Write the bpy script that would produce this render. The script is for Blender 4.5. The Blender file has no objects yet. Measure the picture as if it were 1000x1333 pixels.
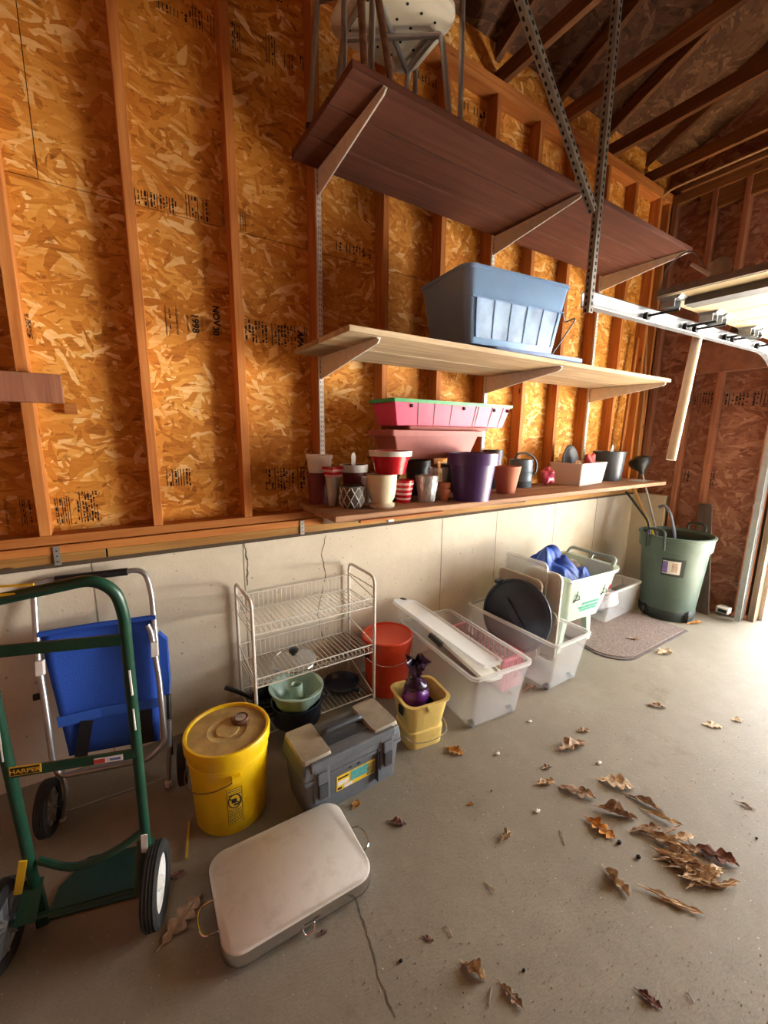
import bpy, math, random
import numpy as np
from mathutils import Vector, Matrix
PI = math.pi
random.seed(7)
S = bpy.context.scene
C = S.collection
# ------------------------------------------------------------------ camera
CAM_H, FPX = 1.52, 541.33
yaw, pitch, roll = 0.998272, 0.185750, 0.011867
FW = Vector((math.cos(yaw)*math.cos(pitch), math.sin(yaw)*math.cos(pitch), -math.sin(pitch)))
RT0 = FW.cross(Vector((0, 0, 1))).normalized(); UP0 = RT0.cross(FW)
RT = math.cos(roll)*RT0 + math.sin(roll)*UP0
UP = -math.sin(roll)*RT0 + math.cos(roll)*UP0
CAM = Vector((0, 0, CAM_H))
cd = bpy.data.cameras.new('camera'); co = bpy.data.objects.new('camera', cd); C.objects.link(co)
cd.sensor_fit = 'VERTICAL'; cd.sensor_height = 36; cd.lens = FPX/1333*36; cd.clip_start = .02
M = Matrix((RT, UP, -FW)).transposed().to_4x4(); M.translation = CAM
co.matrix_world = M; S.camera = co
# ------------------------------------------------------------------ world, daylight through the door opening, exposure
DOOR_Y1, DOOR_Y0, DOOR_H = 1.06, -1.4, 2.12
XB = 4.38
w = bpy.data.worlds.new('overcast'); S.world = w; w.use_nodes = True
bg = w.node_tree.nodes['Background']; bg.inputs[0].default_value = (.95, .98, 1, 1); bg.inputs[1].default_value = 15.0
pl = bpy.data.lights.new('door_portal', 'AREA'); pl.shape = 'RECTANGLE'
pl.size = DOOR_H - .02; pl.size_y = DOOR_Y1 - DOOR_Y0 - .02; pl.cycles.is_portal = True
po = bpy.data.objects.new('door_portal', pl); C.objects.link(po)
po.location = (XB + .16, (DOOR_Y0 + DOOR_Y1)/2, DOOR_H/2 + .01); po.rotation_euler = (0, PI/2, 0)
sl = bpy.data.lights.new('sun', 'SUN'); sl.energy = 250; sl.angle = math.radians(.6); sl.color = (1, .95, .87)
so = bpy.data.objects.new('sun', sl); C.objects.link(so); so.location = (9, 6, 9)
so.rotation_euler = Vector((-1, -.9, -1.6)).to_track_quat('-Z', 'Y').to_euler()
S.view_settings.view_transform = 'Standard'; S.view_settings.look = 'None'
S.view_settings.gamma = 1; S.view_settings.use_curve_mapping = False
S.view_settings.exposure = 0.34
S.cycles.use_denoising = True; S.cycles.max_bounces = 7; S.cycles.diffuse_bounces = 5
S.cycles.transparent_max_bounces = 24; S.cycles.sample_clamp_indirect = 0; S.cycles.use_guiding = True
# ------------------------------------------------------------------ pixels of the photograph to points on known planes
def ray(px, py): return FW + RT*((px-500)/FPX) - UP*((py-666.5)/FPX)
def wy(px, py, y): d = ray(px, py); return CAM + d*(y/d.y)
def wx(px, py, x): d = ray(px, py); return CAM + d*(x/d.x)
def fl(px, py, z=0.0): d = ray(px, py); return CAM + d*((z-CAM_H)/d.z)
def pj(p):
    q = Vector(p) - CAM; t = q.dot(FW); return 500+FPX*q.dot(RT)/t, 666.5-FPX*q.dot(UP)/t
def mpp(p): return (Vector(p)-CAM).dot(FW)/FPX
# ------------------------------------------------------------------ materials
def lin(c):
    if isinstance(c, str): c = [int(c[i:i+2], 16)/255 for i in (0, 2, 4)]
    return tuple((v/12.92 if v <= .04045 else ((v+.055)/1.055)**2.4) for v in c[:3]) + (1,)
class NT:
    def __init__(s, name):
        s.m = bpy.data.materials.new(name); s.m.use_nodes = True; s.t = s.m.node_tree; s.b = s.t.nodes['Principled BSDF']
    def n(s, typ, **kw):
        nd = s.t.nodes.new(typ)
        for k, v in kw.items():
            if k in ('inp',):
                for a, b in v.items():
                    if hasattr(b, 'node'): s.t.links.new(b, nd.inputs[a])
                    else: nd.inputs[a].default_value = b
            else: setattr(nd, k, v)
        return nd
    def math(s, op, a, b=0.0, c=None):
        i = {0: a, 1: b}
        if c is not None: i[2] = c
        return s.n('ShaderNodeMath', operation=op, inp=i).outputs[0]
    def mix(s, f, a, b, mode='MIX'):
        nd = s.n('ShaderNodeMix', data_type='RGBA', blend_type=mode, inp={0: f, 6: a, 7: b}); return nd.outputs[2]
    def ramp(s, f, stops):
        nd = s.n('ShaderNodeValToRGB', inp={0: f}); e = nd.color_ramp.elements
        while len(e) < len(stops): e.new(.5)
        for el, (p, c) in zip(e, stops): el.position = p; el.color = c
        return nd.outputs[0]
    def noise(s, vec, scale, detail=4, rough=.55, dist=0):
        return s.n('ShaderNodeTexNoise', inp={'Vector': vec, 'Scale': scale, 'Detail': detail, 'Roughness': rough, 'Distortion': dist}).outputs[0]
    def pos(s): return s.n('ShaderNodeNewGeometry').outputs['Position']
    def obj(s): return s.n('ShaderNodeTexCoord').outputs['Object']
    def bump(s, h, st=.3, d=.01):
        nb = s.n('ShaderNodeBump', inp={'Strength': st, 'Distance': d, 'Height': h}); s.t.links.new(nb.outputs[0], s.b.inputs['Normal'])
    def col(s, c): s.t.links.new(c, s.b.inputs['Base Color'])
    def set(s, **k):
        for a, v in k.items():
            a = a.replace('_', ' ')
            if hasattr(v, 'node'): s.t.links.new(v, s.b.inputs[a])
            else: s.b.inputs[a].default_value = v
        return s.m
def plain(name, c, rough=.5, metal=0, var=.12, scale=30, bump=0, alpha=1, spec=.5, dirt=None, dscale=6, trans=0):
    t = NT(name); c = lin(c); o = t.obj(); nz = t.noise(o, scale)
    d = tuple(v*(1-var*1.6) for v in c[:3])+(1,); l = tuple(min(1, v*(1+var)) for v in c[:3])+(1,)
    k = t.ramp(nz, [(.3, d), (.7, l)])
    if dirt: k = t.mix(t.ramp(t.noise(o, dscale, 6, .7), [(.5, (0, 0, 0, 1)), (.72, (.8, .8, .8, 1))]), k, lin(dirt))
    t.col(k)
    if bump: t.bump(nz, bump, .004)
    t.set(Roughness=rough, Metallic=metal, Alpha=alpha)
    t.b.inputs['Specular IOR Level'].default_value = spec
    if trans: t.b.inputs['Transmission Weight'].default_value = trans
    return t.m
def wood(name, c1, c2, axis=2, sc=1.0, rough=.7, knots=True, usepos=True):
    t = NT(name); rnd = t.n('ShaderNodeObjectInfo').outputs['Random']
    v = t.n('ShaderNodeVectorMath', operation='ADD', inp={0: t.obj(), 1: t.n('ShaderNodeCombineXYZ', inp={0: t.math('MULTIPLY', rnd, 17), 1: t.math('MULTIPLY', rnd, 9), 2: t.math('MULTIPLY', rnd, 31)}).outputs[0]}).outputs[0]
    s = [38*sc]*3; s[axis] = 1.6*sc
    g = t.n('ShaderNodeMapping', inp={'Vector': v, 'Scale': s}).outputs[0]
    gr = t.noise(g, 1, 5, .6, .6)
    s2 = [150*sc]*3; s2[axis] = 4*sc
    fine = t.noise(t.n('ShaderNodeMapping', inp={'Vector': v, 'Scale': s2}).outputs[0], 1, 3)
    k = t.ramp(gr, [(.32, lin(c1)), (.66, lin(c2))])
    k = t.mix(t.math('MULTIPLY', fine, .55), k, lin(c1))
    big = t.noise(v, 2.3, 2); k = t.mix(t.ramp(big, [(.35, (0, 0, 0, 1)), (.75, (.45, .45, .45, 1))]), k, tuple(x*.6 for x in lin(c1)[:3])+(1,))
    if knots:
        vs = [9, 9, 9]; vs[axis] = 3.2
        vo = t.n('ShaderNodeTexVoronoi', inp={'Vector': t.n('ShaderNodeMapping', inp={'Vector': v, 'Scale': vs}).outputs[0], 'Scale': 1}).outputs[0]
        k = t.mix(t.ramp(vo, [(.05, (1, 1, 1, 1)), (.10, (0, 0, 0, 1))]), k, lin('4a2410'))
    br = t.math('ADD', t.math('MULTIPLY', rnd, .3), .82)
    k = t.mix(1.0, k, t.n('ShaderNodeCombineXYZ', inp={0: br, 1: br, 2: br}).outputs[0], 'MULTIPLY')
    t.col(k); t.bump(gr, .25, .003); t.set(Roughness=rough); t.b.inputs['Specular IOR Level'].default_value = .25
    return t.m
def osb(name, plane, pal, sc=1.0):
    t = NT(name); p = t.pos(); sp = t.n('ShaderNodeSeparateXYZ', inp={0: p})
    a, b = {'xz': (0, 2), 'yz': (1, 2), 'xy': (0, 1)}[plane]
    uv = t.n('ShaderNodeCombineXYZ', inp={0: sp.outputs[a], 1: sp.outputs[b]}).outputs[0]
    wob = t.n('ShaderNodeTexNoise', inp={'Vector': uv, 'Scale': 9.0, 'Detail': 3}).outputs['Color']
    uv = t.n('ShaderNodeVectorMath', operation='MULTIPLY_ADD', inp={0: wob, 1: (.05, .05, 0), 2: uv}).outputs[0]
    best = None; colv = None; edge = None
    for i, (ang, lx, ly) in enumerate([(8, .15, .034), (-28, .13, .03), (38, .12, .032), (-62, .11, .03), (-8, .17, .022), (72, .10, .026), (-42, .10, .045), (22, .09, .02)]):
        mp = t.n('ShaderNodeMapping', inp={'Vector': uv, 'Location': (i*3.7, i*1.9, 0), 'Rotation': (0, 0, math.radians(ang)), 'Scale': (1, 1, 1)})
        sc2 = t.n('ShaderNodeVectorMath', operation='MULTIPLY', inp={0: mp.outputs[0], 1: (sc/lx, sc/ly, 1)}).outputs[0]
        vo = t.n('ShaderNodeTexVoronoi', voronoi_dimensions='2D', inp={'Vector': sc2, 'Scale': 1.0, 'Randomness': 1.0})
        cs = t.n('ShaderNodeSeparateColor', inp={0: vo.outputs['Color']})
        pr, cv = cs.outputs[0], cs.outputs[1]
        ed = vo.outputs['Distance']
        if best is None: best, colv, edge = pr, cv, ed
        else:
            gt = t.math('GREATER_THAN', pr, best)
            colv = t.n('ShaderNodeMix', inp={0: gt, 2: colv, 3: cv}).outputs[0]
            edge = t.n('ShaderNodeMix', inp={0: gt, 2: edge, 3: ed}).outputs[0]
            best = t.math('MAXIMUM', pr, best)
    fib = t.noise(t.n('ShaderNodeMapping', inp={'Vector': uv, 'Scale': (14, 90, 1), 'Rotation': (0, 0, .15)}).outputs[0], 1, 4)
    val = t.math('ADD', t.math('MULTIPLY', t.math('POWER', colv, 1.3), .7), t.math('MULTIPLY', fib, .42))
    tone = 1; m = lin
    k = t.ramp(val, [(p_, m(c_)) for p_, c_ in zip((.10, .26, .5, .72, .92), pal)])
    blot = t.noise(uv, 2.2, 3)
    k = t.mix(t.ramp(blot, [(.4, (0, 0, 0, 1)), (.7, (.5, .5, .5, 1))]), k, m(pal[1]))
    dk = t.ramp(t.noise(uv, 24, 3), [(.62, (0, 0, 0, 1)), (.72, (.6, .6, .6, 1))])
    k = t.mix(dk, k, m(pal[0]))
    t.col(k); t.bump(t.math('ADD', colv, t.math('MULTIPLY', fib, .5)), .35, .004); t.set(Roughness=.72); t.b.inputs['Specular IOR Level'].default_value = .3
    return t.m
def concrete(name, c, dark, pits=True, floor=False):
    t = NT(name); p = t.pos()
    n1 = t.noise(p, 1.1, 5, .6); n2 = t.noise(p, 11, 5, .65); n3 = t.noise(p, 120, 2)
    k = t.ramp(n1, [(.3, lin(dark)), (.68, lin(c))])
    k = t.mix(t.ramp(n2, [(.35, (.45, .45, .45, 1)), (.6, (0, 0, 0, 1))]), k, lin(dark))
    k = t.mix(t.math('MULTIPLY', n3, .28), k, tuple(x*.55 for x in lin(dark)[:3])+(1,))
    h = t.math('ADD', t.math('MULTIPLY', n2, .6), t.math('MULTIPLY', n3, .25))
    if pits:
        vo = t.n('ShaderNodeTexVoronoi', inp={'Vector': p, 'Scale': 19.0}).outputs[0]
        nn = t.math('MULTIPLY', t.noise(p, 7, 2), .17)
        ht = t.math('LESS_THAN', vo, t.math('SUBTRACT', nn, .0))
        k = t.mix(t.math('MULTIPLY', ht, .75), k, lin('8b8171')); h = t.math('SUBTRACT', h, t.math('MULTIPLY', ht, .8))
    if floor:
        # fine scratches and grit in the trowelled surface
        sc = t.noise(t.n('ShaderNodeMapping', inp={'Vector': p, 'Scale': (60, 260, 1), 'Rotation': (0, 0, .5)}).outputs[0], 1, 3)
        k = t.mix(t.ramp(sc, [(.52, (0, 0, 0, 1)), (.75, (.35, .35, .35, 1))]), k, tuple(x*.6 for x in lin(dark)[:3])+(1,))
        st = t.noise(p, 3.2, 5, .7); k = t.mix(t.ramp(st, [(.58, (0, 0, 0, 1)), (.72, (.5, .5, .5, 1))]), k, lin('6b5c46'))
        sp = t.noise(p, 95, 1); k = t.mix(t.ramp(sp, [(.74, (0, 0, 0, 1)), (.78, (.6, .6, .6, 1))]), k, lin('e5ddcf'))
        h = t.math('ADD', h, t.math('MULTIPLY', sc, .5))
    t.col(k); t.bump(h, .45, .006); t.set(Roughness=.8 if not floor else .62); t.b.inputs['Specular IOR Level'].default_value = .3
    return t.m
MT = {}
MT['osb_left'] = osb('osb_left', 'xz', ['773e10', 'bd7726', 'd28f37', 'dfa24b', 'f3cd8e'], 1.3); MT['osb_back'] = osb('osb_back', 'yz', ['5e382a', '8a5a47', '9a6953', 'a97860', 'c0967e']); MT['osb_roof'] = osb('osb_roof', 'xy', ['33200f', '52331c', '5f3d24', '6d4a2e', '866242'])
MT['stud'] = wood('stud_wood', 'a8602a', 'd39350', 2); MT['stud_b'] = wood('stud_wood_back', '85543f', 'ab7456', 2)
MT['plate'] = wood('plate_wood', 'a8602a', 'cf8e4a', 0); MT['sill'] = wood('sill_wood', '9a6a32', 'c49a58', 0)
MT['truss'] = wood('truss_wood', '6f4424', '96663c', 1); MT['truss_w'] = wood('truss_web_wood', '744624', '9c683a', 2)
MT['shelf_dark'] = wood('red_brown_plank', '583529', '75493a', 0, knots=False)
MT['shelf_pale'] = wood('weathered_plank', '9a8365', 'd2bd9a', 0, knots=False)
MT['shelf_low'] = wood('worn_plank', '85593f', 'bf946c', 0, knots=False)
MT['grey_wood'] = wood('grey_wood', '4b403b', '6d615a', 2)
MT['concrete'] = concrete('concrete_wall', 'dcd2bd', 'c3b8a2')
MT['floor'] = concrete('concrete_floor', '9b9383', '857c6d', False, True)
MT['asphalt'] = plain('asphalt', '302f33', .9, var=.2, scale=60); MT['drive'] = plain('pale_concrete_drive', 'd8d6d2', .9, var=.05, scale=4)
MT['white_metal'] = plain('white_enamel', 'd9d6d0', .4, var=.06); MT['galv'] = plain('galvanised', '9fa3a5', .4, .6, var=.1, scale=18)
MT['galv_dark'] = plain('dull_galvanised', '8d8b84', .5, .35, var=.15); MT['chrome'] = plain('chrome', 'd8d8d8', .15, 1, var=.03)
MT['alu'] = plain('aluminium_tube', 'b4b5b6', .35, .8, var=.06); MT['black'] = plain('black_plastic', '17181a', .45, var=.1)
MT['ink'] = plain('black_ink', '1c150e', .8, var=.2, scale=60); MT['hole'] = plain('dark_hole', '0c0b0a', .9, var=.05)
MT['rubber'] = plain('tyre_rubber', '1d1c1b', .8, var=.2, scale=80, bump=.3)
MT['green'] = plain('green_enamel', '17402f', .35, var=.12, scale=12, dirt='2b4a3a', dscale=9)
MT['yellow'] = plain('yellow_bucket', 'efc409', .38, var=.05, scale=4, dirt='c99a10', dscale=3)
MT['yellow_lid'] = plain('dusty_lid', 'b89b5e', .75, var=.2, scale=16, dirt='86704a', dscale=7)
MT['label_y'] = plain('yellow_label', 'e9c22a', .5, var=.03)
MT['orange'] = plain('orange_bucket', 'cf3f17', .45, var=.08, scale=6, dirt='b05030', dscale=6)
MT['griddle'] = plain('griddle_top', 'd3cec6', .42, var=.04, scale=3, dirt='bdb5a8', dscale=14)
MT['tool_grey'] = plain('toolbox_grey', '62666b', .55, var=.08, scale=25); MT['tool_dark'] = plain('toolbox_dark', '3c3f44', .5, var=.1)
MT['tool_lid'] = plain('toolbox_dusty_lid', '9c917e', .7, var=.12, scale=14, dirt='7d725f', dscale=5)
MT['blue_cloth'] = plain('blue_cloth', '1f4fb4', .85, var=.14, scale=300, bump=.3); MT['blue_hem'] = plain('blue_hem', '2c5fc4', .85, var=.1, scale=200)
MT['dark_strap'] = plain('black_webbing', '1b1c20', .9, var=.15, scale=200)
MT['wire'] = plain('cream_wire', 'd8d3c8', .4, var=.06); MT['mint'] = plain('mint_enamel', 'a5c4b4', .25, var=.05)
MT['navy'] = plain('navy_pan', '20283a', .3, var=.1); MT['glass'] = plain('clear_glass', 'dfe8e4', .05, var=.02, alpha=.28)
MT['cream_plastic'] = plain('butter_pail', 'e3c873', .5, var=.05, scale=6, dirt='c9ab5c', dscale=8)
MT['purple_bag'] = plain('purple_bag', '6d2f8d', .3, var=.3, scale=14); MT['purple_film'] = plain('dark_purple_film', '3b2340', .2, var=.5, scale=22)
MT['soil'] = plain('dark_soil', '17120f', .95, var=.4, scale=80, bump=.6)
MT['clear'] = plain('clear_bin_plastic', 'e6e8e8', .25, var=.03, alpha=.2); MT['clear_rim'] = plain('clear_bin_rim', 'f0f1f0', .25, var=.02, alpha=.5)
MT['white_lid'] = plain('white_lid', 'd6d2c6', .45, var=.05, scale=5, alpha=1); MT['beige_lid'] = plain('beige_lid', 'c9bfae', .5, var=.05, scale=5)
MT['clear_lid'] = plain('clear_lid', 'e8e8e4', .25, var=.02, alpha=.4)
MT['pink'] = plain('pink_basket', 'd9637a', .45, var=.06); MT['navy_lid'] = plain('navy_lid', '26303d', .4, var=.1, scale=8)
MT['recycle'] = plain('pale_green_plastic', 'b9cdbb', .45, var=.05, scale=6); MT['recycle_in'] = plain('grey_green_plastic', '8f9d92', .5, var=.06)
MT['tarp'] = plain('blue_tarp', '1f4fb0', .45, var=.25, scale=10); MT['teal_mark'] = plain('green_print', '3f9c84', .6, var=.03)
MT['can'] = plain('grey_green_can', '4f6258', .5, var=.07, scale=5, dirt='45564d', dscale=4); MT['can_in'] = plain('can_dark', '27302c', .6, var=.1)
MT['mat'] = plain('doormat', '85746b', .95, var=.5, scale=170, bump=.6); MT['mat_edge'] = plain('mat_edge', '5f5450', .9)
MT['terra'] = plain('terracotta', 'b5694a', .75, var=.08, scale=9); MT['terra_p'] = plain('terracotta_plastic', 'a9625a', .6, var=.05)
MT['red'] = plain('red_glaze', 'b4101f', .22, var=.05); MT['dark_red'] = plain('dark_red_pot', '6e2421', .5, var=.1); MT['white'] = plain('white_plastic', 'dcdad3', .45, var=.04)
MT['cream'] = plain('cream_glaze', 'd8ccae', .22, var=.03); MT['silver'] = plain('silver_pot', 'c2c3c2', .25, .6, var=.08, scale=30)
MT['purple'] = plain('purple_pot', '4b3268', .35, var=.08, scale=10); MT['slate'] = plain('slate_blue_metal', '55646d', .45, .2, var=.1)
MT['planter_red'] = plain('planter_red', 'c93a63', .5, var=.08, scale=5); MT['planter_green'] = plain('planter_green', '2f8f4e', .5, var=.06)
MT['pot_black'] = plain('nursery_pot', '24262a', .5, var=.1); MT['bucket_grey'] = plain('dark_grey_bucket', '44484f', .4, var=.06)
MT['tote'] = plain('blue_tote', '86abd4', .28, var=.06, scale=3, alpha=.82); MT['tote_pale'] = plain('tote_window', 'a6bfdd', .25, var=.2, scale=9, alpha=.8); MT['tote_lid'] = plain('tote_lid_blue', '6f87b4', .4, var=.04)
MT['crate'] = plain('white_bin', 'd5cfc8', .45, var=.05, scale=4, alpha=.93)
MT['door'] = plain('cream_door_panel', 'b7a47e', .6, var=.03, scale=3); MT['door_dark'] = plain('door_strut_grey', '5a5853', .6, var=.08)
MT['jamb'] = wood('door_jamb_wood', '5a4a3c', '857564', 2, knots=False)
MT['rust'] = plain('rusty_tube', '7a5a45', .55, .3, var=.25, scale=40); MT['seat'] = plain('bath_seat', 'ddd6c4', .5, var=.05, scale=8)
MT['pvc'] = plain('pvc_pipe', 'd7c9b2', .4, var=.03); MT['porcelain'] = plain('porcelain', 'b3a48c', .4, var=.05)
MT['cable'] = plain('cable_tan', 'a1764c', .6, var=.08); MT['strap_metal'] = plain('strap_metal', 'a5a39c', .4, .6, var=.12)
MT['leaf1'] = plain('leaf_tan', 'cdb596', .8, var=.25, scale=40); MT['leaf2'] = plain('leaf_brown', 'ab9078', .8, var=.3, scale=40); MT['leaf3'] = plain('leaf_red_brown', '86625a', .8, var=.3, scale=40); MT['leaf4'] = plain('leaf_ochre', 'b57a30', .75, var=.25, scale=40)
MT['gold'] = plain('gold_print', 'd0a530', .5, var=.03); MT['yellow_strip'] = plain('yellow_strip', 'c9a62a', .6, var=.1)
MT['sticker_white'] = plain('white_sticker', 'e3e0dc', .5, var=.03); MT['sticker_teal'] = plain('teal_sticker', '58a9a6', .5, var=.2, scale=80); MT['sticker_purple'] = plain('purple_sticker', '7a62a8', .5, var=.1)
MT['red_print'] = plain('red_print', 'b5403c', .5, var=.05); MT['red_bag'] = plain('red_bag', 'b03a34', .35, var=.5, scale=30); MT['wood_h'] = plain('wood_handle', 'b58d4e', .6, var=.1)
MT['white_stripe'] = plain('pale_pink_stripe', 'd7a3a0', .4, var=.05); MT['blue_print'] = plain('blue_print', '5a6fb0', .5, var=.1)
# ------------------------------------------------------------------ mesh building
def V(*a): return Vector(a)
class MB:
    def __init__(s): s.v = []; s.f = []
    def add(s, vs, fs):
        o = len(s.v); s.v += [tuple(x) for x in vs]; s.f += [tuple(i+o for i in f) for f in fs]; return s
    def hexa(s, b, t):
        return s.add(list(b)+list(t), [(3, 2, 1, 0), (4, 5, 6, 7), (0, 1, 5, 4), (1, 2, 6, 5), (2, 3, 7, 6), (3, 0, 4, 7)])
    def bb(s, x0, x1, y0, y1, z0, z1):
        return s.hexa([(x0, y0, z0), (x1, y0, z0), (x1, y1, z0), (x0, y1, z0)], [(x0, y0, z1), (x1, y0, z1), (x1, y1, z1), (x0, y1, z1)])
    def beam(s, a, b, wd, ht, up=(0, 0, 1)):
        a, b = Vector(a), Vector(b); d = (b-a).normalized(); sd = d.cross(Vector(up)).normalized(); u = sd.cross(d)
        q = [sd*(wd/2*i)+u*(ht/2*j) for i, j in ((-1, -1), (1, -1), (1, 1), (-1, 1))]
        return s.hexa([a+x for x in q], [b+x for x in q])
    def tube(s, pts, r, n=8, closed=False, caps=True):
        pts = [Vector(p) for p in pts]; N = len(pts); rs = r if isinstance(r, (list, tuple)) else [r]*N
        vs = []; nrm = None
        for i, p in enumerate(pts):
            if closed: d = (pts[(i+1) % N]-pts[i-1])
            else: d = (pts[min(i+1, N-1)]-pts[max(i-1, 0)])
            d.normalize()
            if nrm is None: nrm = d.orthogonal().normalized()
            else:
                nrm = nrm - d*nrm.dot(d); nrm.normalize()
            bn = d.cross(nrm)
            vs += [p+(nrm*math.cos(2*PI*k/n)+bn*math.sin(2*PI*k/n))*rs[i] for k in range(n)]
        fs = []
        for i in range(N if closed else N-1):
            a, b = i*n, ((i+1) % N)*n
            fs += [(a+k, a+(k+1) % n, b+(k+1) % n, b+k) for k in range(n)]
        if caps and not closed: fs += [tuple(range(n-1, -1, -1)), tuple((N-1)*n+k for k in range(n))]
        return s.add(vs, fs)
    def loft(s, rings, c0=True, c1=True, closed=False):
        n = len(rings[0]); vs = [p for r in rings for p in r]; fs = []; R = len(rings)
        for i in range(R if closed else R-1):
            a, b = i*n, ((i+1) % R)*n
            fs += [(a+k, a+(k+1) % n, b+(k+1) % n, b+k) for k in range(n)]
        if c0: fs.append(tuple(range(n-1, -1, -1)))
        if c1: fs.append(tuple((R-1)*n+k for k in range(n)))
        return s.add(vs, fs)
    def lathe(s, prof, c=(0, 0, 0), n=28, c0=True, c1=True):
        return s.loft([[(c[0]+r*math.cos(2*PI*k/n), c[1]+r*math.sin(2*PI*k/n), c[2]+z) for k in range(n)] for r, z in prof], c0, c1)
    def disc(s, c, ax, r, th, n=20, r2=None):
        ax = Vector(ax).normalized(); u = ax.orthogonal().normalized(); v = ax.cross(u); c = Vector(c)
        rg = lambda o, q: [c+ax*o+(u*math.cos(2*PI*k/n)+v*math.sin(2*PI*k/n))*q for k in range(n)]
        return s.loft([rg(-th/2, r), rg(th/2, r if r2 is None else r2)])
    def prism(s, poly, off):
        off = Vector(off); a = [Vector(p) for p in poly]
        return s.loft([a, [p+off for p in a]])
    def quad(s, a, b, c, d): return s.add([a, b, c, d], [(0, 1, 2, 3)])
    def move(s, d): s.v = [tuple(Vector(v)+Vector(d)) for v in s.v]; return s
    def xf(s, m): s.v = [tuple(m @ Vector(v)) for v in s.v]; return s
def rr(wd, dp, r, z, n=5, cx=0, cy=0):
    out = []; r = min(r, wd/2-.001, dp/2-.001)
    for sx, sy, a0 in ((1, 1, 0), (-1, 1, 90), (-1, -1, 180), (1, -1, 270)):
        for k in range(n+1):
            a = math.radians(a0+90*k/n); out.append((cx+sx*(wd/2-r)+r*math.cos(a), cy+sy*(dp/2-r)+r*math.sin(a), z))
    return out
def fillet(pts, r, n=5, closed=False):
    pts = [Vector(p) for p in pts]; out = []; N = len(pts)
    for i, p in enumerate(pts):
        if not closed and i in (0, N-1): out.append(p); continue
        a, b = pts[i-1]-p, pts[(i+1) % N]-p; q = min(r, a.length*.48, b.length*.48); a = p+a.normalized()*q; b = p+b.normalized()*q
        for k in range(n+1):
            t = k/n; out.append(a*(1-t)**2+p*2*t*(1-t)+b*t*t)
    return out
def mesh(name, mb, mat, smooth=False, ang=40):
    me = bpy.data.meshes.new(name); me.from_pydata(mb.v, [], mb.f); me.materials.append(MT[mat] if isinstance(mat, str) else mat); me.validate()
    import bmesh
    bm = bmesh.new(); bm.from_mesh(me); bmesh.ops.recalc_face_normals(bm, faces=bm.faces); bm.to_mesh(me); bm.free()
    if smooth:
        me.polygons.foreach_set('use_smooth', [True]*len(me.polygons)); me.set_sharp_from_angle(angle=math.radians(ang))
    return me
def obj(name, data, parent=None, loc=None, rot=None, bevel=0):
    o = bpy.data.objects.new(name, data); C.objects.link(o)
    if parent: o.parent = parent
    if loc is not None: o.location = loc
    if rot is not None: o.rotation_euler = rot
    if bevel:
        b = o.modifiers.new('bevel', 'BEVEL'); b.width = bevel; b.segments = 2; b.limit_method = 'ANGLE'; b.angle_limit = .7
    return o
def part(name, mb, mat, parent, smooth=True, world=False, bevel=0, label=None, loc=None, rot=None, kind=None):
    if world:
        L = Vector((0, 0, 0)); p = parent
        while p: L += p.location; p = p.parent
        mb.move(-L)
    o = obj(name, mesh(name, mb, mat, smooth), parent, loc, rot, bevel)
    if label: o['label'] = label
    if kind: o['kind'] = kind
    return o
def tag(o, label, cat, group=None):
    o['label'] = label; o['category'] = cat
    if group: o['group'] = group
    return o
def thing(name, label, cat, loc=(0, 0, 0), rz=0, group=None):
    o = obj(name, None, None, loc, (0, 0, rz)); o.empty_display_size = .05; return tag(o, label, cat, group)
def single(name, mb, mat, label, cat, loc=(0, 0, 0), rz=0, group=None, smooth=True, bevel=0, world=False):
    if world: mb.move(-Vector(loc))
    return tag(obj(name, mesh(name, mb, mat, smooth), None, loc, (0, 0, rz), bevel), label, cat, group)
def struct(name, mb, mat, smooth=False, label=None):
    o = obj(name, mesh(name, mb, mat, smooth)); o['kind'] = 'structure'
    if label: o['label'] = label
    return o
def dup(src, parent=None, loc=None, rot=None):
    c = src.copy(); C.objects.link(c); c.parent = parent if parent is not None else src.parent
    if loc is not None: c.location = loc
    if rot is not None: c.rotation_euler = rot
    return c
def text_mesh(body, size, mat, depth=.0004, shear=0, bold=0):
    cu = bpy.data.curves.new('t', 'FONT'); cu.body = body; cu.size = size; cu.extrude = depth; cu.align_x = 'CENTER'; cu.align_y = 'CENTER'; cu.shear = shear; cu.offset = bold; cu.resolution_u = 3
    o = bpy.data.objects.new('t', cu); C.objects.link(o); dg = bpy.context.evaluated_depsgraph_get(); dg.update()
    me = bpy.data.meshes.new_from_object(o.evaluated_get(dg)); bpy.data.objects.remove(o); me.materials.clear(); me.materials.append(MT[mat]); me.name = 'lettering'
    return me
def text(body, size, mat, parent, m, name='lettering', **k):
    o = obj(name, text_mesh(body, size, mat, **k), parent)
    o.matrix_local = m; return o
def frame(o, ex, ey):           # matrix whose local x,y axes are ex, ey at point o
    ex = Vector(ex).normalized(); ez = ex.cross(Vector(ey)).normalized(); ey = ez.cross(ex)
    m = Matrix((ex, ey, ez)).transposed().to_4x4(); m.translation = Vector(o); return m
# ================================================================== STRUCTURE
WY, OY, CY = 2.118, 2.207, 2.135          # stud face, sheathing face, foundation face of the shelf wall
X0, YR, PZ = -2.6, -4.6, 3.56             # rear wall, far right wall, underside of top plate
flo = struct('floor', MB().bb(X0-.2, XB+.2, YR-.2, CY+.2, -.15, 0), 'floor')
struct('driveway', MB().bb(XB+.2, 6.4, -14, 14, -.2, -.015), 'asphalt')
struct('driveway_apron', MB().bb(6.4, 45, -30, 30, -.2, -.012), 'drive')
wl = struct('wall_left', MB().bb(X0-.2, XB+.4, CY, CY+.25, -.15, .968), 'concrete')
part('foundation_return', MB().bb(XB-.02, XB+.2, 1.835, CY+.01, -.05, .968), 'concrete', wl, False)
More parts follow.
